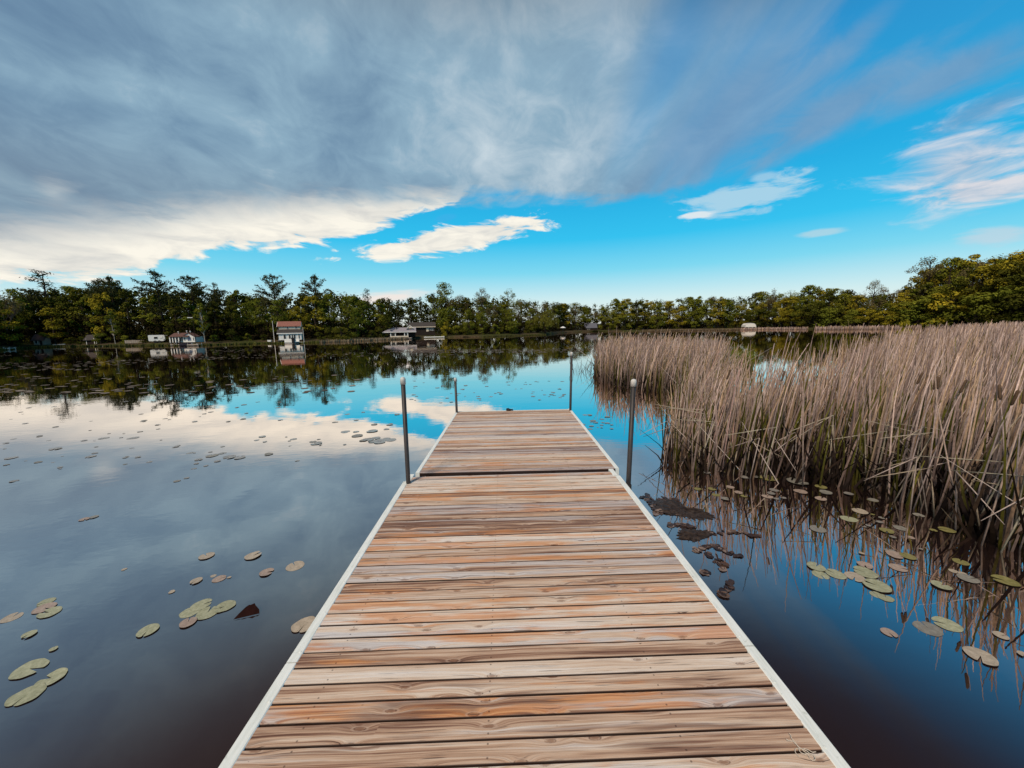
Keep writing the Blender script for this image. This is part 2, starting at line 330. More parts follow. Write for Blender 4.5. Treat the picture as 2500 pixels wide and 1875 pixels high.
m, t, b = mat('worn white edge trim', .6, .3); M['rail'] = m
oc = t.node('ShaderNodeTexCoord').outputs['Object']; ax_, ay_, az_ = t.sep(oc)
n1 = t.noise(t.comb(t.m('MULTIPLY', ax_, 60.0), t.m('MULTIPLY', ay_, 5.0)), 1.0, 5, .65); n2 = t.noise(oc, 34.0, 4, .65); n3 = t.noise(oc, 3.2, 3, .6)
c = t.ramp(n1, [(.3, (.70, .72, .66)), (.55, (.86, .86, .81)), (.75, (.90, .90, .86))])
c = t.mix(t.m('MULTIPLY', t.step(n2, .60, .72), .55), c, (.48, .50, .44)); c = t.mix(t.m('MULTIPLY', t.step(n3, .52, .70), .35), c, (.58, .62, .54))
c = t.mix(t.m('MULTIPLY', t.step(t.noise(t.comb(t.m('MULTIPLY', ax_, 90.0), t.m('MULTIPLY', ay_, 14.0), 7.0), 1.0, 3, .6), .68, .74), .8), c, (.22, .19, .15))
t.put(b.inputs['Base Color'], c); bp = t.node('ShaderNodeBump'); bp.inputs['Strength'].default_value = .5; bp.inputs['Distance'].default_value = .004; t.put(bp.inputs['Height'], n1); t.put(b.inputs['Normal'], bp.outputs[0])
M['pipe'] = simple('dull galvanised pipe', (.045, .038, .037), .5, .4, .45, 14.0, metal=.2, grain=(1, 1, .25))
M['cap'] = simple('white plastic cap', (.58, .55, .51), .5, .4, .2, 30)
M['frame'] = simple('dark wet timber', (.05, .04, .035), .8, .3, .3, 6)
M['black'] = simple('black rubber', (.012, .01, .011), .6, .3, .3, 9)
M['cord'] = simple('frayed pale cord', (.62, .52, .42), .9, .1, .2, 60)
M['muck'] = simple('wet dark muck', (.040, .027, .021), .45, .3, .8, 26, bump=1.0)
def tinted(name, rough=.85, spec=.2, bumps=0):
    m, t, b = mat(name, rough, spec); tc = t.node('ShaderNodeTexCoord').outputs['Object']
    n = t.noise(tc, 30.0, 3, .6); c = t.mix(1.0, t.attr('tint'), t.ramp(n, [(.25, (.62, .62, .62)), (.75, (1.2, 1.2, 1.2))]), 'MULTIPLY'); t.put(b.inputs['Base Color'], c)
    return m
M['dead'] = tinted('dead brown leaf', .38, .5)
M['reed'] = tinted('dry cattail', .9, .1)
M['twig'] = simple('bare grey twig', (.11, .085, .065), .9, .1, .3, 4)
M['bark'] = simple('dark bark', (.045, .032, .024), .95, .1, .4, 5)
M['birch'] = simple('pale birch bark', (.55, .48, .40), .8, .2, .35, 4, grain=(1, 1, 2))
M['leaf'] = leafmat('green foliage', (.085, .112, .015), (.22, .205, .024))
M['gold'] = leafmat('golden green foliage', (.20, .175, .018), (.38, .285, .024))
M['dark'] = leafmat('dark foliage', (.04, .05, .009), (.13, .115, .016))
M['under'] = leafmat('undergrowth darkened for shade', (.016, .013, .007), (.045, .034, .014))  # near-black leaf colours carry the shade under the trees
M['pine'] = leafmat('pine needles', (.034, .042, .015), (.10, .094, .035))
M['thin'] = leafmat('thin spring foliage', (.12, .10, .045), (.22, .17, .07))
M['willow'] = leafmat('willow foliage', (.10, .10, .016), (.17, .15, .03))
M['white'] = simple('white painted siding', (.90, .84, .76), .7, .3, .06, 3, grain=(1, 1, 9))
M['cream'] = simple('cream siding', (.80, .66, .50), .8, .2, .1, 3, grain=(1, 1, 9))
M['tan'] = simple('tan board', (.40, .32, .25), .85, .2, .2, 3)
M['stone'] = simple('pale shore stones', (.34, .28, .23), .9, .2, .5, 2.2)
M['roofred'] = simple('red roof sheeting', (.29, .12, .09), .8, .2, .3, 3, grain=(6, 1, 1))
M['roofbrown'] = simple('brown shingles', (.14, .075, .062), .9, .2, .25, 6)
M['roofgrey'] = simple('grey shingles', (.30, .27, .29), .85, .2, .2, 5)
M['roofdark'] = simple('charcoal shingles', (.065, .055, .05), .9, .2, .25, 6)
M['roofblue'] = simple('blue grey roof', (.13, .13, .155), .85, .2, .2, 5)
M['glass'] = simple('dark window glass', (.02, .02, .022), .12, .6, .3, 2)
M['blueglass'] = simple('blue tinted window glass', (.14, .18, .27), .15, .6, .3, 2)
M['wooddark'] = simple('dark brown wood', (.035, .024, .02), .9, .1, .4, 4)  # even dark brown for walls, doors, floors and a pole
M['boat'] = simple('white boat gelcoat', (.88, .84, .78), .4, .4, .05, 3)
M['tarp'] = simple('dark boat cover', (.02, .016, .028), .7, .3, .4, 3)
M['metal'] = simple('grey pole metal', (.45, .42, .40), .5, .5, .15, 6)

# ------------------------------------------------------------------ water, land
SH = [(-420, 790), (-150, 766), (0, 757), (60, 751), (130, 749), (230, 748), (300, 747), (420, 747), (470, 745), (560, 742), (620, 742), (680, 740), (760, 737), (850, 733), (960, 729), (1030, 728), (1100, 726), (1180, 723), (1215, 719), (1290, 716), (1350, 716), (1450, 714), (1560, 713), (1650, 711), (1770, 711), (1900, 710), (2050, 709), (2212, 709), (2500, 712)]
sh = []
for a, b_ in SH:
    p = ground(a*K, b_*K); sh.append((math.degrees(math.atan2(p[0], p[1])), math.hypot(p[0], p[1])))
sh.sort(); S_AZ = np.array([a for a, d in sh]); S_D = np.array([d for a, d in sh])
def shoreD(a):
    return float(np.interp(a, np.concatenate(([-180, -120, -85], S_AZ, [85, 120, 180])), np.concatenate(([9, 30, 60], S_D, [60, 30, 9]))))
def landz(off): return float(np.interp(off, [-.5, 0, .6, 3, 12, 60, 300, 1500], [-.4, -.05, .3, .55, .9, 2.0, 6.0, 9.0]))
mb = MB(); S = 1500
mb.add([(-S, -S, 0), (S, -S, 0), (S, S, 0), (-S, S, 0)], [(0, 1, 2, 3)]); tag(mb.build('water', M['water']), kind='structure')
mb = MB(); offs = [-.5, 0, .6, 3, 12, 60, 300, 1500]; na = 360; vs = []; fs = []
for i in range(na):
    a = -180+i*360/na; d0 = shoreD(a)
    for o_ in offs:
        jit = (random.random()-.5)*1.2 if o_ < 10 else 0
        d = d0+o_+jit*(d0/90); vs.append((math.sin(R(a))*d, math.cos(R(a))*d, landz(o_)))
n = len(offs)
for i in range(na):
    for k in range(n-1): fs.append((i*n+k, ((i+1) % na)*n+k, ((i+1) % na)*n+k+1, i*n+k+1))
mb.add(vs, fs); tag(mb.build('ground', M['land'], smooth=True), kind='structure')

# ------------------------------------------------------------------ dock
def boards(x0, x1, y0, y1, name, parent, pitch=.0925, w=.0864):
    vs = []; fs = []; cs = []; uvs = []; yy = y0; th = .036; bv = .005
    while yy+w <= y1+.002:
        o1, o2 = random.uniform(0, 40), float(random.randint(0, 60)); rc = (random.random(), random.random(), random.random())
        e0, e1 = x0+random.uniform(0, .006), x1-random.uniform(0, .006); dz = random.uniform(-.0015, .0015); sk = random.uniform(-.0015, .0015)
        prof = [(0, -th), (0, -bv), (bv, 0), (w-bv, 0), (w, -bv), (w, -th)]
        n = len(vs); np_ = len(prof)
        for ex, sgn in ((e0, -1), (e1, 1)):
            for (py, pz) in prof: vs.append((ex, yy+py+sk*sgn, pz+dz)); cs.append(rc); uvs.append((ex+o1, min(max(py, .0005), w-.0005)+o2))
        for k in range(np_-1): fs.append((n+k, n+np_+k, n+np_+k+1, n+k+1))
        fs.append(tuple(n+k for k in range(np_))); fs.append(tuple(n+np_+k for k in range(np_-1, -1, -1)))
        yy += pitch
    me = bpy.data.meshes.new(name); me.from_pydata(vs, [], fs)
    ca = me.color_attributes.new('tint', 'FLOAT_COLOR', 'POINT')
    for i, c in enumerate(cs): ca.data[i].color = (*c, 1)
    ul = me.uv_layers.new(name='UVMap')
    for lp in me.loops: ul.data[lp.index].uv = uvs[lp.vertex_index]
    me.materials.append(M['wood']); me.update(); return link(name, me, parent)
def rail(name, parent, x, y0, y1, w=.056, dx0=0, dx1=0):
    mb = MB(); b_ = .004
    for sgn in (1,):
        pr = [(-w/2, -.15), (-w/2, .004-b_), (-w/2+b_, .004), (w/2-b_, .004), (w/2, .004-b_), (w/2, -.15)]
        vs = [(x+dx0+p, y0, q) for p, q in pr]+[(x+dx1+p, y1, q) for p, q in pr]; n = 6
        mb.add(vs, [(k, n+k, n+k+1, k+1) for k in range(5)]+[tuple(range(6)), tuple(range(11, 5, -1))])
    for i in range(int((y1-y0)/.28)+1):
        yy = y0+.06+i*.28
        if yy > y1-.02: break
        mb.lathe([(.006, .0035), (.006, .0055), (.003, .0062)], 8, (x+dx0+(dx1-dx0)*(yy-y0)/(y1-y0)+w*.22*(1 if x < 0 else -1), yy, 0))
    return mb.build(name, M['rail'], parent)
X0, X1 = -1.135, 1.262
dk1 = empty('dock_section', (0, 0, DECK), R(.4), 'weathered plank dock section in the foreground, reaching up to the dark gap', 'dock', 'dock sections')
boards(X0+.05, X1-.05, -1.6125, 4.29, 'deck_boards', dk1)
for xx in (X0+.028, X1-.028):
    s = -1 if xx < 0 else 1
    rail('side_rail', dk1, xx, -1.6, 1.742); rail('side_rail', dk1, xx, 1.750, 4.075, dx0=0, dx1=s*.006); rail('side_rail', dk1, xx-s*.014, 4.087, 4.285)
mb = MB()
for yy in np.arange(-1.5, 4.2, .61): mb.span((X0+.06, yy, -.16), (X1-.06, yy+.04, -.04))
mb.build('joists', M['frame'], dk1)
dk2 = empty('dock_section', (.035, 4.322, DECK-.004), R(-.35), 'far plank dock section beyond the dark gap, dipping to the open water', 'dock', 'dock sections')
dk2.rotation_euler = (R(-.55), 0, R(-.35))
boards(X0+.045, X1-.045, 0.0, 3.52, 'deck_boards', dk2)
for xx in (X0+.024, X1-.024): rail('side_rail', dk2, xx, .012, 3.57, w=.048)
mb = MB(); mb.span((X0+.05, 3.525, -.15), (X1-.05, 3.56, -.003)); mb.build('end_rail', M['rail'], dk2)
mb = MB()
for yy in np.arange(.25, 3.6, .61): mb.span((X0+.06, yy, -.16), (X1-.06, yy+.04, -.04))
mb.build('joists', M['frame'], dk2)
def post(bpx, tpx, r, label):
    b_ = ground(bpx[0], bpx[1], DECK); bx, by = b_[0], b_[1]; d = ray(*tpx); tp = EYE+d*(by/d[1])       # leaning pipe between its two surveyed ends
    e = empty('dock_post', (bx, by, -.6), 0, label, 'post', 'pipe posts along the dock')
    d = Vector((tp[0]-bx, 0, tp[2]-DECK)); k = 1.0/(tp[2]-DECK)
    top = Vector((tp[0]-bx, 0, tp[2]+.6)); bot = Vector((0, 0, .6+DECK))-d*k*(DECK+.5)
    mb = MB(); mb.tube([bot, top], r, 16); mb.build('pipe', M['pipe'], e, True)
    mb = MB(); ax = (top-bot).normalized()
    mb.tube([top-ax*.055, top-ax*.054, top+ax*.0, top+ax*.012, top+ax*.022, top+ax*.026], [r*1.02, r*1.2, r*1.2, r*1.05, r*.65, r*.12], 16); mb.build('cap', M['cap'], e, True)
    mb = MB(); s = 1 if bx < 0 else -1
    mb.tube([(0, 0, .6+DECK-.20), (0, 0, .6+DECK-.05)], r*1.28, 16); mb.span((0, -.05, .6+DECK-.18), (s*.06, .05, .6+DECK-.07)); mb.build('bracket', M['frame'], e)
post((997, 1180), (983.5, 926), .0235, 'dark pipe post with pale cap, left of the dock beside the gap between sections')
post((1534.5, 1172), (1547, 931), .0255, 'dark pipe post with round white cap, right of the dock nearest the reeds')
post((1115, 1003), (1111.5, 925), .024, 'short dull pipe post at the far left corner of the dock, its cap grey')
post((1392.5, 998), (1395.5, 862), .0245, 'tall pipe post with white cap at the far right corner of the dock')
mb = MB(); mb.lathe([(.05, 0), (.055, .015), (.04, .035), (.015, .04)], 12); mb.box((.045, 0, .02), (.09, .03, .02)); mb.box((-.02, .01, .03), (.05, .03, .035), .5)
o = mb.build('dock_cleat', M['black'], smooth=False); o.location = (.02, 7.85, DECK-.04); tag(o, 'small black lump of a mooring cleat at the far end of the dock', 'cleat')
# frayed cord
mb = MB(); base = ground(1955, 1830, DECK)
for k in range(8):
    p = Vector((base[0], base[1], DECK+.006)); a = random.uniform(0, 6.28); pts = []
    for j in range(9):
        pts.append(p.copy()); a += random.uniform(-1.0, 1.0); p = p+Vector((math.cos(a)*.006, math.sin(a)*.008, random.uniform(-.001, .002)))
        p.z = max(p.z, DECK+.005)
    mb.tube(pts, .0015, 5)
o = mb.build('frayed_cord', M['cord']); tag(o, 'tuft of frayed pale cord on the planks at the lower right of the dock', 'cord')

# ------------------------------------------------------------------ lily pads
def padmat(name, a, b_, rough=.42, spec=.35):
    m, t, b = mat(name, rough, spec); tc = t.node('ShaderNodeTexCoord').outputs['Object']; x, y, z = t.sep(tc)
    ang = t.m('ARCTAN2', y, x); rr = t.m('SQRT', t.m('ADD', t.m('MULTIPLY', x, x), t.m('MULTIPLY', y, y)))
    vein = t.m('MULTIPLY', t.step(t.m('ABSOLUTE', t.m('SINE', t.m('MULTIPLY', ang, 7.5))), .12, .0), .35)
    rnd = t.node('ShaderNodeObjectInfo').outputs['Random']
    n = t.noise(t.comb(x, y, t.m('MULTIPLY', rnd, 40.0)), 2.6, 5, .65)
    c = t.mix(t.step(n, .35, .7), a, b_); c = t.mix(vein, c, tuple(min(1, q*1.35) for q in b_))
    c = t.mix(t.m('MULTIPLY', t.step(t.noise(t.comb(x, y, t.m('ADD', rnd, 3.0)), 7.0, 3, .6), .62, .7), .5), c, (.07, .055, .03))
    c = t.mix(t.m('MULTIPLY', t.step(rr, .9, 1.02), .3), c, tuple(q*.6 for q in a)); c = t.mix(t.m('MULTIPLY', rnd, .3), c, tuple(q*.7 for q in a)); t.put(b.inputs['Base Color'], c)
    return m
PM = {'g': padmat('sage lily pad', (.31, .31, .19), (.46, .45, .30)), 'b': padmat('beige lily pad', (.38, .31, .23), (.52, .43, .33)), 'o': padmat('olive lily pad', (.20, .18, .06), (.31, .27, .11)),
      'p': padmat('pinkish lily pad', (.34, .25, .20), (.46, .35, .28)), 's': padmat('grey lily pad', (.22, .20, .17), (.32, .30, .25)), 'd': padmat('dull far lily pad', (.22, .20, .18), (.34, .31, .27), .22, .6)}
def padmesh(seed, notch=.22, curl=0.0, fold=0.0, wav=.03):
    rs = random.Random(seed); n = 34; rings = [.0, .35, .7, .9, 1.0]; vs = []; fs = []
    ph = [rs.uniform(0, 6.28) for _ in range(3)]
    def rad(w): return 1+wav*math.sin(2*w+ph[0])+wav*.7*math.sin(3*w+ph[1])+wav*.4*math.sin(7*w+ph[2])
    for q in rings:
        for k in range(n+1):
            w = notch/2+(2*math.pi-notch)*k/n; op = 1 if q == 0 else 1
            rr = q*rad(w)*(.94 if k in (0, n) else 1); zz = .02*math.sin(3*w+ph[1])*q*q+curl*(q**4)*(.5+.5*math.sin(w+ph[0]))
            if fold: zz += fold*max(0, q*math.sin(w+ph[2])-.55)
            vs.append((rr*math.cos(w), rr*math.sin(w), zz+.004))
    m_ = n+1
    for i in range(len(rings)-1):
        for k in range(n): fs.append((i*m_+k, (i+1)*m_+k, (i+1)*m_+k+1, i*m_+k+1))
    return vs, fs
PV = [padmesh(1), padmesh(2, .32, .03), padmesh(3, .16, .015, 0, .02), padmesh(4, .4, .05, .16, .05), padmesh(5, .12, .01, 0, .06), padmesh(6, .5, .09, .25, .05)]
_pm = {}
def pad_data(vi, mk):
    if (vi, mk) not in _pm:
        vs, fs = PV[vi]; me = bpy.data.meshes.new('lily_pad'); me.from_pydata(vs, [], fs); me.materials.append(PM[mk]); me.polygons.foreach_set('use_smooth', [True]*len(fs)); me.update(); _pm[(vi, mk)] = me
    return _pm[(vi, mk)]
padn = [0]
def pad(px, py, wpx, mk, label, group, vi=None, rot=None, asp=1.0):
    p = ground(px, py); c_ = p[None]+.1*np.array([[math.cos(w), math.sin(w), 0] for w in np.linspace(0, 6.28, 16)])-EYE; q_ = (c_@Rv)/(c_@Fv)*FPX; r_ = .1*wpx/(q_.max()-q_.min())*1.03
    padn[0] += 1
    o = link('lily_pad', pad_data(random.randrange(6) if vi is None else vi, mk))
    o.location = (p[0], p[1], .001+.0016*(padn[0] % 6)); o.scale = (r_, r_*asp, r_*.55); o.rotation_euler = (0, 0, random.uniform(0, 6.28) if rot is None else rot)
    tag(o, label, 'lily pad', group); return o
GL = 'lily pads on the still water left of the dock'; GR = 'lily pads on the blue water right of the dock'
L = [(200, 1060, 270, 'g', 'large sage-green lily pad with a rolled edge, upper of the big trio at lower left', 3), (350, 1125, 215, 'g', 'folded lily pad with raised edges, rightmost of the big trio at lower left', 5), (180, 1240, 268, 'g', 'largest sage lily pad, lowest of the big trio at lower left', 4),
     (362, 928, 66, 'g', 'tiny oval lily pad alone just above the big trio at lower left', 2), (198, 830, 115, 'g', 'small lily pad with a slit, alone between the left stack and the big trio', 1), (80, 712, 165, 'b', 'beige lily pad cut by the left edge of the photo', 1),
     (312, 608, 130, 'g', 'topmost lily pad of the stack of three near the left edge', 0), (300, 650, 168, 'p', 'brownish middle lily pad of the stack of three near the left edge', 1), (335, 682, 172, 'g', 'bottom lily pad of the stack of three near the left edge', 3),
     (1000, 803, 158, 'g', 'green lily pad with a dark slit, alone to the left of the dark curled leaf', 2), (1270, 750, 122, 'p', 'pinkish lily pad just under the raft of four left of the dock', 0), (1290, 672, 150, 'g', 'left lily pad of the raft of four left of the dock', 4), (1358, 628, 145, 'g', 'upper lily pad of the raft of four left of the dock', 0), (1402, 682, 162, 'g', 'lowest lily pad of the raft of four left of the dock', 1), (1520, 640, 142, 'g', 'right lily pad with a dark hole in the raft of four left of the dock', 3),
     (2058, 765, 165, 'b', 'dull beige lily pad tucked under the white left rail of the dock', 4), (1325, 468, 86, 'b', 'small beige lily pad left of the three little ones', 0), (1440, 432, 42, 'b', 'tiny round lily pad above the small pinkish one', 4), (1480, 452, 96, 'p', 'small pinkish lily pad between two tiny ones', 2), (1548, 443, 28, 'b', 'tiniest lily pad, right beside the small pinkish one', 4),
     (1800, 410, 100, 'p', 'ragged half-sunk lily pad below the slit grey one', 5), (1395, 300, 106, 'b', 'small beige lily pad with a dark notch, farther out and left of its twin', 1), (1710, 298, 112, 'b', 'small beige lily pad with curled front edge, farther out and right of its twin', 3), (1993, 365, 126, 'b', 'grey-beige lily pad with a black slit at its upper right', 2),
     (838, 388, 42, 'b', 'tiny pale leaf-like lily pad alone in mid water on the left', 4), (1160, 540, 48, 'b', 'tiny pale lily pad above the lone green slit one', 4), (570, 50, 78, 'p', 'reddish lily pad pair member, dark and left, far out on the left water', 1), (635, 35, 66, 's', 'thin grey lily pad right beside the reddish far one', 0)]
for (a, b_, w, mk, lb, vi) in L: pad(a*.36166, 1250+b_*.36166, w*.36166, mk, lb, GL, vi)
Rr = [(808, 512, 128, 'g', 'leftmost lily pad of the pale raft beside the dock', 1), (838, 562, 118, 'g', 'lower left lily pad of the pale raft beside the dock', 0), (940, 558, 142, 'g', 'second lily pad along the lower side of the pale raft', 2), (1070, 577, 145, 'b', 'beige lily pad at the middle bottom of the pale raft', 0), (1140, 548, 172, 'g', 'broad right-hand lily pad of the pale raft', 4), (1138, 500, 115, 'p', 'pinkish lily pad at the top of the pale raft', 3),
     (1218, 640, 198, 'g', 'large pale green lily pad with a dark notch below the raft', 1), (1215, 697, 96, 'g', 'upper of two small lily pads touching below the large notched one', 2), (1278, 720, 112, 'g', 'lowest lily pad of the pale chain, overlapping its twin', 4), (1362, 516, 132, 'p', 'brownish lily pad right of the pale raft', 0), (1340, 428, 130, 'p', 'dull pink lily pad overlapped by a greener one above the raft', 4), (1428, 440, 116, 'o', 'greenish lily pad overlapping the dull pink one above the raft', 2), (1115, 420, 40, 'b', 'tiny white lily pad straight above the pale raft', 4),
     (1785, 475, 120, 'o', 'olive lily pad alone in the dark reflection at the right', 0), (1735, 538, 72, 'b', 'small pale lily pad left of the stacked pair at the right', 4), (1800, 558, 72, 'b', 'small pale lily pad lying on top of the olive-brown one', 4), (1835, 590, 158, 's', 'olive-brown lily pad under a small pale one', 2), (2085, 606, 195, 'o', 'bright olive lily pad below a rising reed stem near the right edge', 3), (1652, 640, 142, 'g', 'sage lily pad with a curled rim against the dark reed reflection', 5),
     (1565, 924, 208, 's', 'grey half-sunk lily pad of the overlapping pair lower right', 4), (1692, 897, 210, 'g', 'pale green lily pad of the overlapping pair lower right', 0), (1300, 955, 116, 'p', 'small pink-beige lily pad with a slit, alone on blue water', 1), (2055, 975, 118, 'b', 'beige lily pad among wavy reed reflections near the right edge', 1), (1918, 1115, 238, 'b', 'large beige lily pad with a long dark cleft at lower right', 1), (2205, 1105, 90, 'b', 'beige lily pad cut by the right edge of the photo', 2),
     (1030, 185, 118, 'g', 'pale green lily pad left of centre in the black reed reflection', 4), (1105, 133, 112, 'b', 'beige lily pad just above the pale green one in the black reflection', 2), (820, 255, 118, 's', 'half-sunk mottled lily pad left of the reed reflection', 3), (1285, 267, 108, 'o', 'brown-rimmed olive lily pad in the black reed reflection', 3), (1690, 262, 122, 'o', 'dim olive lily pad under the pale fallen stalks at the right', 0)]
for (a, b_, w, mk, lb, vi) in Rr: pad(1700+a*.36166, 1200+b_*.36166, w*.36166, mk, lb, GR, vi)
G2 = 'small lily pads in the dark water at the foot of the reeds'
for (a, b_, w) in [(1328, 312, 50), (1515, 300, 40), (1450, 312, 62), (1375, 247, 110), (1160, 230, 46), (1275, 228, 42), (1250, 180, 50), (1190, 158, 36), (195, 52, 62), (240, 15, 72), (350, 70, 62), (455, 55, 78), (480, 35, 82), (505, 12, 62), (590, 45, 42), (700, 8, 82), (840, 50, 92), (870, 10, 84), (1025, 18, 72), (1190, 60, 82), (1500, 160, 90), (1135, 240, 34), (1240, 208, 60), (1600, 265, 60), (1515, 392, 36), (1310, 402, 90), (320, 32, 50), (540, 50, 44)]:
    if (int(a)+int(b_)) % 3 == 0: continue
    pad(1700+a*.36166, 1200+b_*.36166, w*.36166*.9, random.choice('spdod'), 'small dull lily pad in the dark reed reflection right of the dock', G2)
for (a, b_, w) in [(955, 578, 92), (840, 575, 40), (895, 572, 42), (835, 545, 42), (810, 648, 42), (735, 545, 30), (1215, 622, 62), (1115, 645, 66), (1240, 650, 62), (985, 636, 46), (680, 632, 40), (610, 632, 36), (1350, 655, 52), (1100, 596, 110), (655, 552, 34), (700, 660, 40), (770, 622, 40), (1470, 686, 58)]:
    pad(1400+a*.4973, 880+b_*.4973, w*.4973, random.choice('spdod'), 'small dull lily pad in the dark reed reflection right of the dock', G2)
# mid-water pads
G3 = 'dark little lily pads scattered on the bright left water'; n3 = 0
spots = [(2020, 570, 60), (2050, 575, 60), (1990, 562, 60), (2075, 560, 70), (2110, 562, 60), (2030, 552, 50), (1960, 566, 40), (1930, 540, 60), (2010, 515, 60), (1865, 518, 52), (1690, 572, 40), (1710, 582, 60), (1145, 648, 66), (1240, 656, 70), (1295, 658, 64), (1200, 634, 44), (1605, 675, 26), (75, 785, 56), (1450, 640, 50), (1060, 690, 30), (745, 655, 36), (680, 657, 40), (205, 683, 52), (35, 697, 40), (490, 652, 64), (60, 660, 76), (300, 610, 76), (720, 552, 70), (560, 553, 60), (955, 785, 40), (1008, 768, 30)]
for i in range(118):
    yy = 350+370*random.random()**1.15; xx = random.uniform(0, 2150)
    if yy > 600 and xx > 1200: continue
    if xx > 1300 and yy < 420 and random.random() < .6: continue
    spots.append((xx, yy, random.uniform(13, 36)*(.5+yy/900)))
for (a, b_, w) in spots: pad(a*.4521, 820+b_*.4521, w*.4521, random.choice('ddsd'), 'dark little lily pad floating flat on the bright left water', G3); n3 += 1
G4 = 'dark little lily pads on the blue water beyond the dock'
for i in range(62):
    xx = random.uniform(300, 1480); yy = random.uniform(270, 455)
    if yy > 420 and 640 < xx: yy -= 60
    pad(900+xx*.3255, 840+yy*.3255, random.uniform(14, 34)*.3255, random.choice('dds'), 'dark little lily pad on the blue water straight beyond the dock', G4)
for i in range(22):
    xx = random.uniform(1560, 1840); yy = random.uniform(510, 640)
    pad(900+xx*.3255, 840+yy*.3255, random.uniform(18, 40)*.3255, random.choice('dds'), 'dark little lily pad on the blue water right of the far dock section', 'dark little lily pads right of the far dock section')
# dense far pads: nobody could count them
V = []; C = []
def farpads(n, x0, x1, ya, yb, streak=None):
    for i in range(n):
        px = random.uniform(x0, x1)*K; f_ = random.random()**.8; py = (ya(px/K)*(1-f_)+yb(px/K)*f_)*K
        p = ground(px, py)
        ph = math.sin(p[0]*.09+p[1]*.21)+math.sin(p[0]*.03-p[1]*.33+2)+.8*math.sin(p[0]*.23+p[1]*.08)
        if ph < random.uniform(-.6, 1.8): continue
        r_ = random.uniform(.09, .18); cc = np.array((.30, .245, .20))*random.uniform(.4, 1.3)
        for q in range(2):
            w0 = [q*math.pi+k*math.pi/3+.3 for k in range(4)]
            V.append([(p[0]+r_*math.cos(w), p[1]+r_*math.sin(w), .012) for w in w0]); C.append(cc)
hz = lambda x: 710-.02*(x-1100)
sy = lambda x: float(np.interp(x, [a for a, b_ in SH], [b_ for a, b_ in SH]))
farpads(2600, -60, 700, lambda x: sy(x)+4, lambda x: 800)
farpads(260, -60, 800, lambda x: 790, lambda x: 850)
farpads(1100, 400, 1000, lambda x: sy(x)+5, lambda x: 795)
farpads(1900, 850, 1310, lambda x: sy(x)+4, lambda x: 762)
tag(quads('lily_pads', np.array(V), np.array(C), M['reed']), 'dense pale lily pads along the far left and middle shore', 'lily pads', kind='stuff')

# ------------------------------------------------------------------ dead leaves and muck beside the dock
def leafclump(name, pts, n, size, spread, label, group=None):
    mb = MB()
    for i in range(int(n*.62)):
        k = random.random()*(len(pts)-1); a = int(k); q = k-a
        px = pts[a][0]*(1-q)+pts[min(a+1, len(pts)-1)][0]*q; py = pts[a][1]*(1-q)+pts[min(a+1, len(pts)-1)][1]*q
        p = ground(px+random.gauss(0, spread), py+random.gauss(0, spread*.5)); s = size*random.uniform(.55, 1.25); w = random.uniform(0, 6.28); tz = random.uniform(.0, .02)
        vs = []; fs = []; cu = random.uniform(-.5, .6); tw = random.uniform(-.7, .7)
        for j in range(5):
            for l in range(4):
                u_ = j/4-.5; v_ = (l/3-.5)*.75*math.sin(math.pi*(.12+.8*j/4))*random.uniform(.8, 1.2)
                zz = cu*v_*v_*2.2+tw*u_*v_+.25*u_*u_+random.uniform(-.02, .03)
                vs.append((p[0]+s*(u_*math.cos(w)-v_*math.sin(w)), p[1]+s*(u_*math.sin(w)+v_*math.cos(w)), max(.004, tz*.4+s*zz*.55)))
        for j in range(4):
            for l in range(3): fs.append((j*4+l, j*4+l+1, (j+1)*4+l+1, (j+1)*4+l))
        c_ = random.choice([(.05, .026, .018), (.085, .045, .030), (.03, .016, .012), (.26, .18, .14), (.045, .024, .018), (.14, .085, .06)]); mb.add(vs, fs, c_)
    o = mb.build(name, M['dead'], smooth=False); return tag(o, label, 'dead leaves', group)
GD = 'clumps of dead leaves floating beside the dock'
Z = lambda pts: [(1540+a*.18085, 1180+b_*.18085) for a, b_ in pts]
leafclump('dead_leaves', Z([(190, 180), (260, 240), (330, 340), (380, 400)]), 64, .085, 5, 'dark heap of dead leaves pressed against the right rail', GD)
leafclump('dead_leaves', Z([(400, 230), (520, 240), (620, 300), (600, 400), (470, 350)]), 80, .10, 7, 'broad mat of dead leaves at the upper end of the drift', GD)
leafclump('dead_leaves', Z([(520, 570), (650, 560), (800, 590), (640, 620)]), 44, .09, 4, 'pale-edged dead leaves in the middle of the drift', GD)
leafclump('dead_leaves', Z([(850, 660), (1100, 680), (1300, 670), (1500, 670), (1650, 730), (1730, 700)]), 60, .07, 3.5, 'long thin line of dead leaves pointing to the reeds', GD)
leafclump('dead_leaves', Z([(850, 830), (900, 920), (1000, 850), (1120, 850), (1250, 910), (1460, 980)]), 70, .07, 3.5, 'forked string of curled dead leaves on blue water', GD)
leafclump('dead_leaves', Z([(1050, 950), (1130, 1060), (1220, 1060), (1240, 1160)]), 38, .07, 3.5, 'pointed clump of curled dead leaves below the forked string', GD)
leafclump('dead_leaves', Z([(960, 1180), (1000, 1240), (1020, 1200)]), 14, .07, 3, 'tiny clump of dead leaves touching the right rail', GD)
leafclump('dead_leaves', Z([(1350, 1330), (1330, 1400), (1270, 1440), (1240, 1520)]), 24, .085, 3, 'lowest lone clump of dead leaves off the right rail', GD)
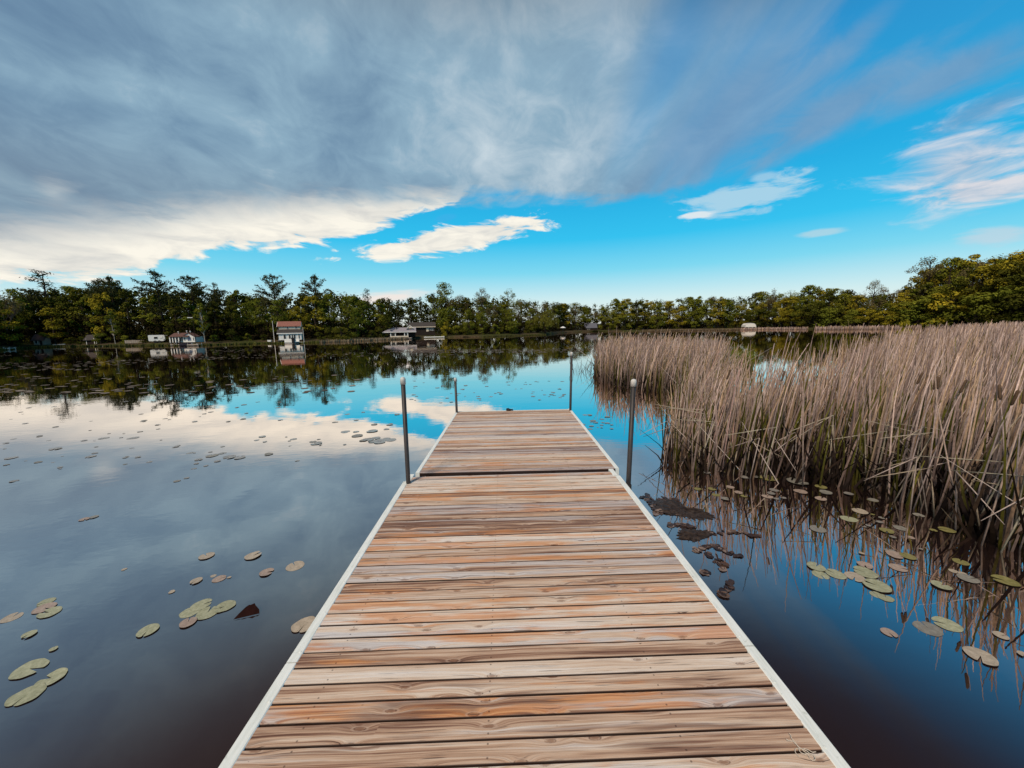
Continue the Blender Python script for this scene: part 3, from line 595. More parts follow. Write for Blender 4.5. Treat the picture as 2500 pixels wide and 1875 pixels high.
def muck(pts, label):
    mb = MB(); P = [ground(*q) for q in Z(pts)]; n = len(P); c0 = sum(P)/n; vs = [(c0[0], c0[1], .022)]; fs = []; rr = 84
    ring = []
    for i in range(rr):
        k = i/rr*n; a = int(k); q = k-a; p = P[a]*(1-q)+P[(a+1) % n]*q; ring.append(p)
    for f_ in (.35, .7, 1.0):
        for i in range(rr):
            p = c0+(ring[i]-c0)*f_*(1+random.uniform(-.05-.13*f_, .05+.13*f_)); vs.append((p[0], p[1], .003 if f_ == 1 else random.uniform(.010, .024)))
    for i in range(rr):
        j = (i+1) % rr; fs.append((0, 1+i, 1+j))
        for q in range(2): fs.append((1+q*rr+i, 1+(q+1)*rr+i, 1+(q+1)*rr+j, 1+q*rr+j))
    return tag(mb_build(mb, vs, fs, 'muck_patch', M['muck']), label, 'muck', 'patches of muck beside the dock')
def mb_build(mb, vs, fs, name, m): mb.add(vs, fs); return mb.build(name, m, smooth=True)
muck([(280, 260), (420, 190), (640, 240), (760, 330), (930, 350), (1080, 420), (1110, 470), (900, 500), (660, 440), (480, 420), (330, 380)], 'dark flat muck patch at the upper end of the leaf drift')
muck([(640, 640), (860, 620), (1080, 650), (1120, 700), (960, 760), (860, 800), (760, 760), (640, 750)], 'smaller dark muck patch lower in the leaf drift')
# dark curled leaf on the left
mb = MB(); p = ground(600, 1509); vs = []; fs = []
for j in range(11):
    q = j/10; wv = math.sin(math.pi*min(1, q*1.02))**.7*.065*(1+.15*math.sin(q*23))
    for l in range(3): vs.append((-.085+.17*q, (l/2)*wv*1.1-.02+.06*q, .006+.055*math.sin(math.pi*q)*abs(l/2-.0)**1.3))
for j in range(10):
    for l in range(2): fs.append((j*3+l, (j+1)*3+l, (j+1)*3+l+1, j*3+l+1))
mb.add(vs, fs, (.020, .006, .005)); o = mb.build('curled_leaf', M['reed'], smooth=True); o.location = (p[0], p[1], 0); tag(o, 'dark maroon curled leaf standing up from the water near the left rail', 'leaf')

# ------------------------------------------------------------------ reeds
def wpoly(pts): return np.array([ground(a*K, b_*K)[:2] for a, b_ in pts])
def inside(P, xy):
    x_, y_ = xy[:, 0], xy[:, 1]; r_ = np.zeros(len(xy), bool); j = len(P)-1
    for i in range(len(P)):
        c_ = ((P[i, 1] > y_) != (P[j, 1] > y_)) & (x_ < (P[j, 0]-P[i, 0])*(y_-P[i, 1])/(P[j, 1]-P[i, 1]+1e-12)+P[i, 0]); r_ ^= c_; j = i
    return r_
front = [(1432, 1002), (1480, 1015), (1560, 1030), (1640, 1040), (1700, 1048), (1800, 1055), (1880, 1062), (1930, 1085), (1985, 1105), (2060, 1145), (2110, 1168), (2160, 1190), (2260, 1240), (2450, 1340)]
MAIN = wpoly(front+[(2700, 1250), (2600, 800), (2330, 722), (2200, 718), (2050, 732), (1930, 765), (1850, 815), (1760, 880), (1690, 935), (1640, 965), (1585, 990), (1540, 985), (1500, 960), (1470, 950), (1445, 965)])
ISL = wpoly([(1285, 792), (1283, 812), (1300, 828), (1350, 840), (1420, 848), (1490, 852), (1530, 852), (1560, 835), (1570, 812), (1560, 795), (1500, 784), (1420, 780), (1350, 779), (1310, 783)])
def sample(P, dens, n_try):
    lo, hi = P.min(0), P.max(0); xy = rng.uniform(lo, hi, (n_try, 2)); area = (hi-lo).prod(); xy = xy[inside(P, xy)]
    d = np.hypot(xy[:, 0], xy[:, 1]); keep = rng.random(len(xy)) < dens(d)*area/n_try
    return xy[keep]
A_L0 = math.atan2(*ground(1432*K, 1002*K)[:2]); A_L1 = math.atan2(*ground(1570*K, 1030*K)[:2])
def stalks(xy, hmean, hsd, w, lean, c_lo, c_hi, seg=4, bend=.25, leanv=.10, base=.36):
    n = len(xy); h = np.clip(rng.normal(hmean, hsd, n), .3, 2.6); near_ = np.hypot(xy[:, 0], xy[:, 1]) < 7.5; h = h*np.where(near_, np.interp(np.arctan2(xy[:, 0], xy[:, 1]), [A_L0, A_L1], [.55, 1.0]), 1.0); d = np.hypot(xy[:, 0], xy[:, 1])
    ww = w*rng.uniform(.7, 1.3, n)*np.maximum(1, d/13.0)*.5
    la = np.clip(rng.normal(lean, leanv, n), -1.1, 1.2); lb = np.clip(rng.normal(0, leanv, n), -.9, .9); ori = rng.uniform(-.9, .9, n)-np.arctan2(xy[:, 0], xy[:, 1])
    bd = rng.normal(0, bend, n)+.06; Q = np.zeros((n, seg+1, 2, 3))
    for k in range(seg+1):
        q = k/seg; ht = h*(q-.10*abs(bd)*q**3)
        cx = xy[:, 0]+h*(la*q+bd*q**3*.5); cy = xy[:, 1]+h*(lb*q+bd*.2*q**3); tw = ww*(1-.75*q**2.2)
        for s_, sg in enumerate((-1, 1)):
            Q[:, k, s_, 0] = cx+sg*tw*np.cos(ori); Q[:, k, s_, 1] = cy+sg*tw*np.sin(ori); Q[:, k, s_, 2] = ht-.06
    V = np.stack([Q[:, :-1, 0], Q[:, :-1, 1], Q[:, 1:, 1], Q[:, 1:, 0]], axis=2).reshape(-1, 4, 3)
    f_ = rng.random((n, 1)); br = rng.uniform(.55, 1.2, (n, 1)); c = (np.array(c_lo)*(1-f_)+np.array(c_hi)*f_)*br; yel = (rng.random((n, 1)) < .3); c = np.where(yel, c*np.array([1.0, .93, .72]), c)
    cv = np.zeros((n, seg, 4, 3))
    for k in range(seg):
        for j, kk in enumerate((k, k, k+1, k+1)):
            cv[:, k, j] = c*(base+(1-base)*min(1, kk/seg*1.45)**1.3)  # stalk colour darkened towards the base, painting in the bed's inner shade
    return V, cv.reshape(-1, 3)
DRY0, DRY1, GRN0, GRN1 = (.30, .195, .16), (.74, .535, .455), (.085, .085, .014), (.19, .165, .035)
THA0, THA1 = (.020, .012, .010), (.065, .042, .034)  # near-black thatch added to darken the foot of the reeds, where shade falls
def cat(*parts): return np.concatenate([p[0] for p in parts]), np.concatenate([p[1] for p in parts])
def dmain(d): return np.where(d < 8, 62, np.where(d < 14, 44, np.where(d < 30, 17, 6)))
def lim(xy): return xy[np.hypot(xy[:, 0], xy[:, 1]) < 95]
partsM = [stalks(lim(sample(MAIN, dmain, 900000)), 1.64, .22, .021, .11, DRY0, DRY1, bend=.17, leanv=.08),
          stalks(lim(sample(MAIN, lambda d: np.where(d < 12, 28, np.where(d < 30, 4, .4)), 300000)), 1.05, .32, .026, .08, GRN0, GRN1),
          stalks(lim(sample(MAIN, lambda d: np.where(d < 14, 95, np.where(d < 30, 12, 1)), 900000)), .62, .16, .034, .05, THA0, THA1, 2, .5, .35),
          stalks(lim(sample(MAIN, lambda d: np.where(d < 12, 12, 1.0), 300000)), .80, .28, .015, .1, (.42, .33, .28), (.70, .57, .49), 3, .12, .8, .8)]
BRG = wpoly([(1440, 985), (1500, 1000), (1570, 1000), (1640, 975), (1700, 940), (1735, 890), (1690, 868), (1630, 878), (1585, 872), (1560, 850), (1530, 846), (1490, 856), (1462, 892), (1445, 935)])
xyB = sample(BRG, lambda d: d*0+40, 300000)
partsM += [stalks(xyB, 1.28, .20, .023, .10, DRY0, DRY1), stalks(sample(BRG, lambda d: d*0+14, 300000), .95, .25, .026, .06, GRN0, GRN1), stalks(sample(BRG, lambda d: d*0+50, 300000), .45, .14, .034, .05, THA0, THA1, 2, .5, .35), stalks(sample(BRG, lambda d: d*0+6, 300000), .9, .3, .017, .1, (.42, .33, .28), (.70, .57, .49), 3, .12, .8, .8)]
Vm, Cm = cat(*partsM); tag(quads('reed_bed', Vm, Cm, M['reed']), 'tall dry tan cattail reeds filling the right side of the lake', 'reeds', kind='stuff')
k_ = lambda v: (lambda d: d*0+v)
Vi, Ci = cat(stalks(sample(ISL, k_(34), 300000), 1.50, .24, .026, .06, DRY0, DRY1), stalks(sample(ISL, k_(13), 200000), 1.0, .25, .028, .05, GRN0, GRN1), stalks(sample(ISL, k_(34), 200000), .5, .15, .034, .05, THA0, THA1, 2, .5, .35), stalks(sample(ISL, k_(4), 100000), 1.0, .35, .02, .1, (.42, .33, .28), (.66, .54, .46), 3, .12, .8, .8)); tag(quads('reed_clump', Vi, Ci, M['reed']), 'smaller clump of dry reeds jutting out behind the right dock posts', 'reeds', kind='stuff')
# sparse fringes: thin grass by the far right post, left fringe of the main bed, far strips
T1 = wpoly([(1236, 806), (1290, 808), (1290, 796), (1238, 797)])
T2 = wpoly([(1425, 1010), (1500, 1018), (1540, 975), (1500, 900), (1455, 890), (1430, 940)])
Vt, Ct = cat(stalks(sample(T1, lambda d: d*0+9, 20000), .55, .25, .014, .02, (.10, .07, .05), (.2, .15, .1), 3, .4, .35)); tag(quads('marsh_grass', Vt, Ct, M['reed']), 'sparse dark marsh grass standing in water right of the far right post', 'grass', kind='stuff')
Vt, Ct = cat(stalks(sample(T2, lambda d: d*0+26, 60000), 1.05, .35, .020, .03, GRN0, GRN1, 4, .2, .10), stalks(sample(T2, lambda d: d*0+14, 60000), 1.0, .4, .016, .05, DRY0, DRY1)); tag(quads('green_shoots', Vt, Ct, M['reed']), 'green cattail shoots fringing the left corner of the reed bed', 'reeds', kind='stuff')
T3 = wpoly([(1572, 803), (1625, 800), (1628, 786), (1572, 787)])
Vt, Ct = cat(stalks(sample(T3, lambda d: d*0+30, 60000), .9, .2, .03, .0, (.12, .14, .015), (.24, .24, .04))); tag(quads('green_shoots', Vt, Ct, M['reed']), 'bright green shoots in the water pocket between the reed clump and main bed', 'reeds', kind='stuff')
def strip(x0, x1, dy0, dy1, dens, h, c0, c1, name, label, up=.0):
    pts = [(x_, sy(x_)+dy0) for x_ in np.linspace(x0, x1, 12)]+[(x_, sy(x_)+dy1) for x_ in np.linspace(x1, x0, 12)]
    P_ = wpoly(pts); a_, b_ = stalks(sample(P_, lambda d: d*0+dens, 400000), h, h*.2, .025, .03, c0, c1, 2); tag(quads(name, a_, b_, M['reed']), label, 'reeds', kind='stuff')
strip(1600, 1745, -.6, 1.1, 1.5, .75, DRY0, DRY1, 'reed_strip', 'thin pale reed fringe right of the white boat shelter')
strip(1760, 1990, -.8, 2.0, 1.3, .95, DRY0, DRY1, 'reed_strip', 'pale reed strip along the far right shore under the trees')
strip(1400, 1600, -.2, 1.0, 2.0, .6, (.16, .11, .07), (.26, .19, .12), 'reed_strip', 'low brown reeds on the far shore left of the white boat shelter')
strip(690, 880, -.4, 1.3, 4.5, .55, (.26, .19, .12), (.36, .28, .19), 'reed_strip', 'tan shore grass left of the grey roofed cottage')
strip(-40, 480, -1.0, .5, 7, .4, (.09, .10, .02), (.16, .14, .04), 'shore_grass', 'green grass fringe on the left shore')
strip(480, 690, -1.2, .6, 7, .4, (.11, .12, .02), (.17, .16, .04), 'shore_grass', 'green grass fringe either side of the red roofed house')
strip(1040, 1180, -.6, .6, 4, .35, (.07, .08, .02), (.12, .11, .04), 'shore_grass', 'dim grass fringe under the middle trees')
# single front-edge reeds
def reedproto(seed, broken):
    rs = random.Random(seed); mb = MB(); h_ = rs.uniform(1.5, 1.9); c_ = tuple(q*rs.uniform(.9, 1.2) for q in (.46, .36, .30))
    if broken:
        k = rs.uniform(.35, .6); a = rs.uniform(.5, 1.3)*rs.choice((-1, 1)); p1 = Vector((.05, 0, h_*k)); p2 = p1+Vector((math.sin(a), rs.uniform(-.4, .4), -rs.uniform(.1, .9)*math.cos(a)))*h_*.45
        mb.tube([(0, 0, -.08), p1*.5, p1, p1.lerp(p2, .5), p2], [.009, .008, .007, .006, .003], 5, c_)
    else:
        l = rs.uniform(.08, .3); mb.tube([(0, 0, -.08), (l*.3, 0, h_*.35), (l*.75, .02, h_*.75), (l*1.3, .03, h_)], [.009, .008, .006, .002], 5, c_)
        if rs.random() < .28: mb.tube([(l*1.02, .03, h_*.9), (l*1.05, .03, h_*.91), (l*1.18, .03, h_*.99), (l*1.2, .03, h_)], [.004, .014, .014, .004], 6, (.13, .08, .05))
    return mb
fp = wpoly(front[:13]); used = {}
for i in range(72):
    k = random.random()*(len(fp)-1); a = int(k); q = k-a; p = fp[a]*(1-q)+fp[a+1]*q; p = p+np.array([random.uniform(-.05, .3), random.uniform(-.05, .5)])
    b_ = random.random() < .6; sd_ = (random.randrange(4), b_)
    if sd_ not in used: o = reedproto(sd_[0]+10*b_, b_).build('cattail_stalk', M['reed'], smooth=True); used[sd_] = o
    else: o = used[sd_].copy(); COL.objects.link(o)
    o.location = (p[0], p[1], 0); o.rotation_euler = (random.gauss(0, .10), random.gauss(.03, .14), random.gauss(0, 1.3) if b_ else random.gauss(0, .5))
    tag(o, 'pale dry cattail stalk snapped over at the front edge of the reed bed' if b_ else 'pale dry cattail stalk standing at the front edge of the reed bed', 'reed', 'snapped cattail stalks at the reed edge' if b_ else 'standing cattail stalks at the reed edge')

# ------------------------------------------------------------------ trees
def cards(cent, nrm_, size, asp=1.0, droop=0):
    n = len(cent); nn = nrm_/np.maximum(1e-6, np.linalg.norm(nrm_, axis=1))[:, None]
    rv = rng.normal(size=(n, 3)); a = np.cross(nn, rv); a /= np.maximum(1e-6, np.linalg.norm(a, axis=1))[:, None]
    if droop: a = a*(1-droop)+np.array([0, 0, 1])*droop; a /= np.linalg.norm(a, axis=1)[:, None]
    b_ = np.cross(nn, a); s = size[:, None] if hasattr(size, '__len__') else size
    j = lambda: rng.uniform(.55, 1.15, (n, 1))
    return np.stack([cent-a*s*j()-b_*s*asp*j()*.5, cent+a*s*.2*j()-b_*s*asp*j(), cent+a*s*j()+b_*s*asp*j()*.4, cent-a*s*.15*j()+b_*s*asp*j()], axis=1)
def finish(name, mb, V, C, leaf, bark):
    e = empty(name, (0, 0, 0)); mb.build('trunk', M[bark], e); quads('crown', np.concatenate(V), np.concatenate(C), M[leaf], e); return e
def blobtree(name, leaf, h=10.0, w=5.5, low=.18, nc=34, per=135, size=(.08, .19), bark='bark', top=1.0, sparse=1.0, lean=0):
    mb = MB(); bx, by = random.uniform(-.4, .4)+lean, random.uniform(-.3, .3)
    mb.tube([(0, 0, -.4), (bx*.3, by*.3, h*.25), (bx*.7, by*.7, h*.55), (bx, by, h*.9)], [q*(.5 if bark == 'birch' else 1) for q in (.20, .15, .10, .03)], 6); V = []; C = []
    for i in range(nc):
        zf = low+(1-low)*random.random()**.85; prof = math.sin(math.pi*min(1, (zf-low)/(1-low)*.80+.16))**.75*w/2
        a = random.uniform(0, 6.28); rr = prof*random.uniform(.35, 1.0); cr = random.uniform(.5, 1.25)*(w/5.5)*(1.1-.35*zf)
        c_ = np.array([bx*zf+rr*math.cos(a), by*zf+rr*math.sin(a), h*zf*top-cr*.4])
        st = (bx*zf*.7, by*zf*.7, max(h*.12, c_[2]-rr*.7-.5))
        mb.tube([st, tuple((np.array(st)+c_)/2+np.array([0, 0, .15])), tuple(c_)], [.05, .03, .012], 4, cap=False)
        n = int(per*sparse); d = rng.normal(size=(n, 3)); d /= np.linalg.norm(d, axis=1)[:, None]; r_ = cr*rng.uniform(.45, 1.08, (n, 1))**.7
        p = c_+d*r_*np.array([1.15, 1.15, .75]); V.append(cards(p, d*.9+np.array([0, 0, .55])+rng.normal(size=(n, 3))*.5, rng.uniform(size[0], size[1], n), .75))
        cc = np.zeros((n, 3)); cc[:, 0] = random.random()*.6+.4*rng.random(n); cc[:, 1] = rng.uniform(.86, 1.1, n)*random.uniform(.75, 1.2); C.append(cc)
    return finish(name, mb, V, C, leaf, bark)
def pinetree(name, leaf='pine', h=10.0, w=4.2, low=.35, nb=34, conic=.3, tuft=1.0):
    mb = MB(); bx = random.uniform(-.3, .3); mb.tube([(0, 0, -.4), (bx*.4, 0, h*.4), (bx*.8, .1, h*.8), (bx, .1, h)], [.17, .13, .07, .02], 6); V = []; C = []
    for i in range(nb):
        zf = low+(1-low)*(i+random.random())/nb; a = random.uniform(0, 6.28); ln = w/2*(1-conic*(zf-low)/(1-low)-(1-conic)*max(0, (zf-.72)/.28)*.75)*random.uniform(.4, 1.1)
        z0 = h*zf; up = random.uniform(.15, .8); p0 = np.array([bx*zf, .1*zf, z0]); p1 = p0+np.array([math.cos(a)*ln, math.sin(a)*ln, ln*up]); pm = (p0+p1)/2-np.array([0, 0, ln*.06])
        mb.tube([p0, pm, p1], [.04, .028, .012], 4, cap=False)
        for q in np.linspace(.35, 1.05, max(3, int(4*ln))):
            n = int(13*tuft); c_ = p0+(p1-p0)*q; sp = rng.normal(size=(n, 3))*np.array([.24, .24, .10])*(1.2-.3*q); d = rng.normal(size=(n, 3))*.7+np.array([0, 0, .8])
            V.append(cards(c_+sp, d, rng.uniform(.12, .26, n), .35)); cc = np.zeros((n, 3)); cc[:, 0] = random.random()*.5+.5*rng.random(n); cc[:, 1] = rng.uniform(.7, 1.25, n); C.append(cc)
    return finish(name, mb, V, C, leaf, 'bark')
def spruce(name, h=10.0, w=3.6):
    mb = MB(); mb.tube([(0, 0, -.4), (0, 0, h)], [.15, .01], 6); V = []; C = []
    for i in range(48):
        zf = .06+.94*(i+random.random())/48; a = i*2.4; ln = w/2*(1-zf)**.85*random.uniform(.75, 1.15)+.08
        for q in np.linspace(.2, 1, max(2, int(5*ln))):
            n = 12; c_ = np.array([math.cos(a)*ln*q, math.sin(a)*ln*q, h*zf-.25*ln*q]); V.append(cards(c_+rng.normal(size=(n, 3))*np.array([.22, .22, .08]), rng.normal(size=(n, 3))*.6+np.array([0, 0, .8]), rng.uniform(.10, .22, n), .45))
            cc = np.zeros((n, 3)); cc[:, 0] = rng.random(n); cc[:, 1] = rng.uniform(.6, 1.2, n); C.append(cc)
    return finish(name, mb, V, C, 'pine', 'bark')
def baretree(name, h=10.0, leaf='thin', dens=1.0, spread=.5, bark='twig', nl=5):
    mb = MB(); V = []; C = []
    def grow(p, d, ln, r_, dep):
        q = p+d*ln; mid = (p+q)/2+Vector((random.uniform(-1, 1), random.uniform(-1, 1), 0))*ln*.05
        mb.tube([p, mid, q], [r_, r_*.85, r_*.65], 4 if dep else 6, cap=False)
        if dep >= 2:
            n = int(nl*dens)
            if n: V.append(cards(np.array(q)+rng.normal(size=(n, 3))*.28, rng.normal(size=(n, 3))+np.array([0, 0, .5]), rng.uniform(.07, .17, n), .8)); cc = np.zeros((n, 3)); cc[:, 0] = rng.random(n); cc[:, 1] = rng.uniform(.7, 1.2, n); C.append(cc)
        if dep == 4: return
        for k in range(3 if dep else 5):
            dd = (d+Vector((random.gauss(0, spread), random.gauss(0, spread), random.uniform(-.05, .35)))).normalized(); grow(p.lerp(q, random.uniform(.55, 1)), dd, ln*random.uniform(.5, .78), r_*.6, dep+1)
    grow(Vector((0, 0, -.3)), Vector((random.uniform(-.06, .06), 0, 1)), h*.38, .13, 0)
    return finish(name, mb, V, C, leaf, bark)
def willow(name, h=7.0, w=7.5):
    mb = MB(); mb.tube([(0, 0, -.3), (.1, 0, h*.3), (.2, .1, h*.6)], [.3, .25, .12], 7); V = []; C = []
    for i in range(75):
        a = random.uniform(0, 6.28); rr = w/2*math.sqrt(random.random()); top = h*(1-.42*(rr/(w/2))**2)*random.uniform(.88, 1.0); ln = random.uniform(.3, .75)*top
        mb.tube([(.15, .05, h*.5), (rr*.5*math.cos(a), rr*.5*math.sin(a), top*.92), (rr*math.cos(a), rr*math.sin(a), top)], [.06, .04, .015], 4, cap=False)
        n = 36; q = rng.random(n); c_ = np.stack([rr*math.cos(a)*(1+.12*q)+rng.normal(0, .22, n), rr*math.sin(a)*(1+.12*q)+rng.normal(0, .22, n), top-ln*q], 1)
        V.append(cards(c_, np.array([math.cos(a), math.sin(a), .7])+rng.normal(size=(n, 3))*.5, rng.uniform(.15, .34, n), .5, .55)); cc = np.zeros((n, 3)); cc[:, 0] = random.random()*.5+.5*rng.random(n); cc[:, 1] = rng.uniform(.7, 1.2, n); C.append(cc)
    return finish(name, mb, V, C, 'willow', 'bark')
PROTO = {'leaf': [blobtree('leafy_tree', 'leaf') for _ in range(2)]+[blobtree('leafy_tree', 'leaf', w=4.6, low=.12, nc=34), blobtree('leafy_tree', 'leaf', w=6.4, low=.15, nc=38)],
         'gold': [blobtree('leafy_tree', 'gold', w=5.8, low=.14, nc=32), blobtree('leafy_tree', 'gold', w=5.0, low=.2, nc=28)],
         'dark': [blobtree('leafy_tree', 'dark', w=5.4, low=.08, nc=36), blobtree('leafy_tree', 'dark', w=4.6, low=.08, nc=32)],
         'open': [blobtree('leafy_tree', 'leaf', w=5.6, low=.35, nc=24, per=90, size=(.06, .14)), blobtree('leafy_tree', 'thin', w=6.0, low=.4, nc=26, per=90, size=(.06, .13))],
         'pine': [pinetree('pine_tree', w=5.6), pinetree('pine_tree', w=6.4, low=.3, nb=40), pinetree('pine_tree', w=5.0, low=.4, nb=28)],
         'thinpine': [pinetree('pine_tree', w=4.6, low=.3, nb=22, tuft=.7)], 'spruce': [spruce('spruce_tree'), spruce('spruce_tree', w=2.9)],
         'bare': [baretree('bare_tree'), baretree('bare_tree', spread=.38, nl=7)], 'willow': [willow('willow_tree')],
         'birch': [blobtree('birch_tree', 'leaf', w=4.8, low=.34, nc=30, per=110, bark='birch')],
         'shrub': [blobtree('shrub', 'leaf', h=4.0, w=4.4, low=.05, nc=18, per=130, size=(.08, .18)), blobtree('shrub', 'dark', h=4.0, w=4.8, low=.05, nc=18, per=130, size=(.08, .18)), blobtree('shrub', 'gold', h=4.0, w=4.0, low=.05, nc=16, per=130, size=(.08, .18))]}
HT = {'willow': 7.0, 'shrub': 4.0}
taken = set()
def tree(kind, px, top, off, label, group=None, wide=1.0, vi=None, ht=None):
    a, _ = azel(px*K, hz(px)*K); D = shoreD(a)+off; zb = landz(off)
    _, e1 = azel(px*K, top*K); hgt = ht if ht else D*math.tan(R(e1))+EYE[2]-zb
    vi = random.randrange(len(PROTO[kind])) if vi is None else vi; pr = PROTO[kind][vi]
    if (kind, vi) in taken: o = dup(pr)
    else: o = pr; taken.add((kind, vi))
    s = max(.12, hgt/HT.get(kind, 10.0)); sw = s*wide*random.uniform(.9, 1.12)
    o.location = (math.sin(R(a))*D, math.cos(R(a))*D, zb-.05); o.scale = (sw, sw, s); o.rotation_euler = (0, 0, random.uniform(0, 6.28))
    if 'group' in o: del o['group']
    return tag(o, label, 'shrub' if kind == 'shrub' else 'tree', group)
# trees one can tell apart
for a in [('bare', 18, 598, 10, 'nearly bare spindly tree on the skyline at the far left edge', None, .8), ('thinpine', 114, 586, 14, 'tall gaunt pine with bare top, leftmost pine on the skyline', None, 1.1), ('pine', 233, 606, 14, 'twin-topped pine, left of the two small ones on the left skyline', None, .6), ('pine', 256, 600, 15, 'pine with wind-swept top, right of the two small ones on the left skyline', None, .7),
          ('pine', 357, 588, 12, 'pine with level plumed branches rising above the white camper', None, .95), ('pine', 428, 599, 12, 'pine with feathery top behind the white cottage', None, .8), ('thinpine', 475, 611, 13, 'slanting pine right of the white cottage', None, .9), ('pine', 603, 596, 12, 'big dark pine towering behind the red roofed house', None, .85), ('pine', 689, 597, 12, 'pointed dark pine right of the red roofed house', None, .8), ('thinpine', 799, 624, 14, 'thin dark pine left of the grey roofed cottage', None, .8),
          ('leaf', 968, 611, 8, 'tallest rounded leafy tree in the middle of the shore', None, .8), ('open', 1040, 622, 10, 'leafy tree with gaps of sky right of the tallest rounded one', None, .8), ('open', 1096, 617, 9, 'slender airy tree with a tufted top near the middle', None, .8), ('bare', 1070, 640, 9, 'bare pale tree between two airy trees in the middle', None, .7),
          ('willow', 1178, 668, 1.0, 'yellow-green willow drooping to the water in the middle', None, 1.0), ('shrub', 966, 694, 1.0, 'bright green bush by the water below the tallest rounded tree', None, .8), ('gold', 118, 664, 4, 'round golden green tree in front of the left wood', None, 1.0), ('leaf', 770, 668, 3, 'broad bright green tree leaning over the water right of the red roofed house', None, .95), ('shrub', 735, 705, .5, 'low spreading bush at the water right of the red roofed house', None, 1.1),
          ('birch', 247, 672, 2.5, 'leaning birch with white trunk left of the white camper', None, .8), ('birch', 441, 655, 3, 'tall straight birch right of the white cottage', None, .7), ('bare', 1662, 612, 12, 'bare twiggy tree on the skyline above the white boat shelter', None, .7), ('open', 1880, 606, 8, 'airy tree standing out on the skyline left of the tall right wood', None, .8), ('open', 2000, 556, 12, 'tall airy tree at the left end of the high right wood', None, .9), ('bare', 2110, 540, 12, 'tall bare topped tree on the right skyline', None, .8), ('gold', 1950, 640, 3, 'bright golden tree at the edge of the reed bed', None, 1.25), ('leaf', 2040, 560, 9, 'full green tree in the high right wood', None, .95), ('gold', 2165, 562, 8, 'golden green tree at the right edge of the photo', None, 1.0)]:
    tree(a[0], a[1], a[2], a[3], a[4], a[5], a[6])
SKY_ = [(-200, 612), (0, 638), (60, 636), (130, 622), (200, 618), (300, 624), (400, 626), (480, 632), (560, 640), (640, 640), (720, 630), (800, 644), (880, 648), (950, 634), (1000, 646), (1090, 640), (1140, 650), (1200, 655), (1260, 659), (1300, 656), (1350, 647), (1450, 645), (1560, 643), (1640, 635), (1700, 629), (1780, 620), (1850, 636), (1930, 632), (1970, 596), (2000, 576), (2080, 560), (2150, 554), (2212, 543), (2450, 500)]
skyy = lambda x: float(np.interp(x, [p[0] for p in SKY_], [p[1] for p in SKY_]))
REG = [(330, 'far left shore'), (585, 'left wood behind the white cottage'), (830, 'wood around the red roofed house'), (1210, 'middle wood'), (1640, 'low distant wood behind the dock end'), (9999, 'right wood behind the reed bed')]
def region(x): return next(n for m_, n in REG if x < m_)
NAME = {'leaf': 'green leafy tree', 'gold': 'golden green tree', 'dark': 'dark dense tree', 'pine': 'dark pine', 'spruce': 'pointed spruce', 'open': 'airy half-leafed tree', 'bare': 'nearly bare tree', 'shrub': 'low leafy shrub'}
def fill(x0, x1, step, off, rel, kinds, jit=6, wide=(.85, 1.2)):
    x_ = x0
    while x_ < x1:
        if 866 < x_ < 950 and off[0] < 10: x_ += step*.5; continue
        k = random.choice(kinds); rg = region(x_); top = hz(x_)-(hz(x_)-skyy(x_))*random.uniform(*rel)
        if k == 'shrub': lb = 'low leafy shrub at the foot of the %s' % rg
        else: lb = '%s among others in the %s' % (NAME[k], rg)
        tree(k, x_, top, random.uniform(*off), lb, '%ss in the %s' % (NAME[k], rg), random.uniform(*wide)); x_ += step*random.uniform(.7, 1.3)
fill(-60, 800, 33, (16, 24), (.82, 1.14), ['leaf', 'dark', 'leaf', 'open', 'pine', 'spruce'])
fill(-60, 830, 34, (8, 13), (.72, .98), ['leaf', 'dark', 'gold', 'leaf', 'dark'])
fill(800, 960, 22, (14, 22), (.9, 1.08), ['spruce', 'spruce', 'dark'], wide=(.8, 1.1))
fill(960, 1330, 26, (10, 22), (.85, 1.1), ['leaf', 'open', 'dark', 'open'])
fill(840, 1200, 30, (4, 9), (.55, .85), ['dark', 'leaf', 'dark'])
fill(1215, 1860, 21, (12, 24), (.88, 1.12), ['leaf', 'open', 'leaf', 'bare', 'gold', 'open', 'dark'], wide=(.95, 1.4))
fill(1300, 1860, 24, (5, 9), (.6, 1.0), ['leaf', 'gold', 'gold', 'leaf', 'dark'], wide=(1.05, 1.5))
fill(1860, 2330, 30, (14, 22), (.95, 1.10), ['open', 'open', 'gold', 'bare', 'leaf'])
fill(1850, 2330, 36, (6, 10), (.55, .95), ['gold', 'leaf', 'gold', 'leaf', 'dark'], wide=(1.0, 1.35))
fill(1640, 2330, 40, (1.5, 4), (.35, .55), ['shrub'], wide=(.9, 1.4))
for x_ in [-30, 30, 150, 172, 215, 270, 312, 460, 505, 535, 570, 690, 712, 745, 800, 820, 985, 1010, 1040, 1070, 1110, 1140, 1320, 1345, 1380, 1420, 1460, 1500, 1535, 1580]:
    rg = region(x_); tree('shrub', x_, 0, random.uniform(3, 5), 'low leafy shrub at the foot of the %s' % rg, 'low leafy shrubs in the %s' % rg, random.uniform(.8, 1.3), vi=random.choice((0, 1, 1)), ht=random.uniform(1.6, 3.2))
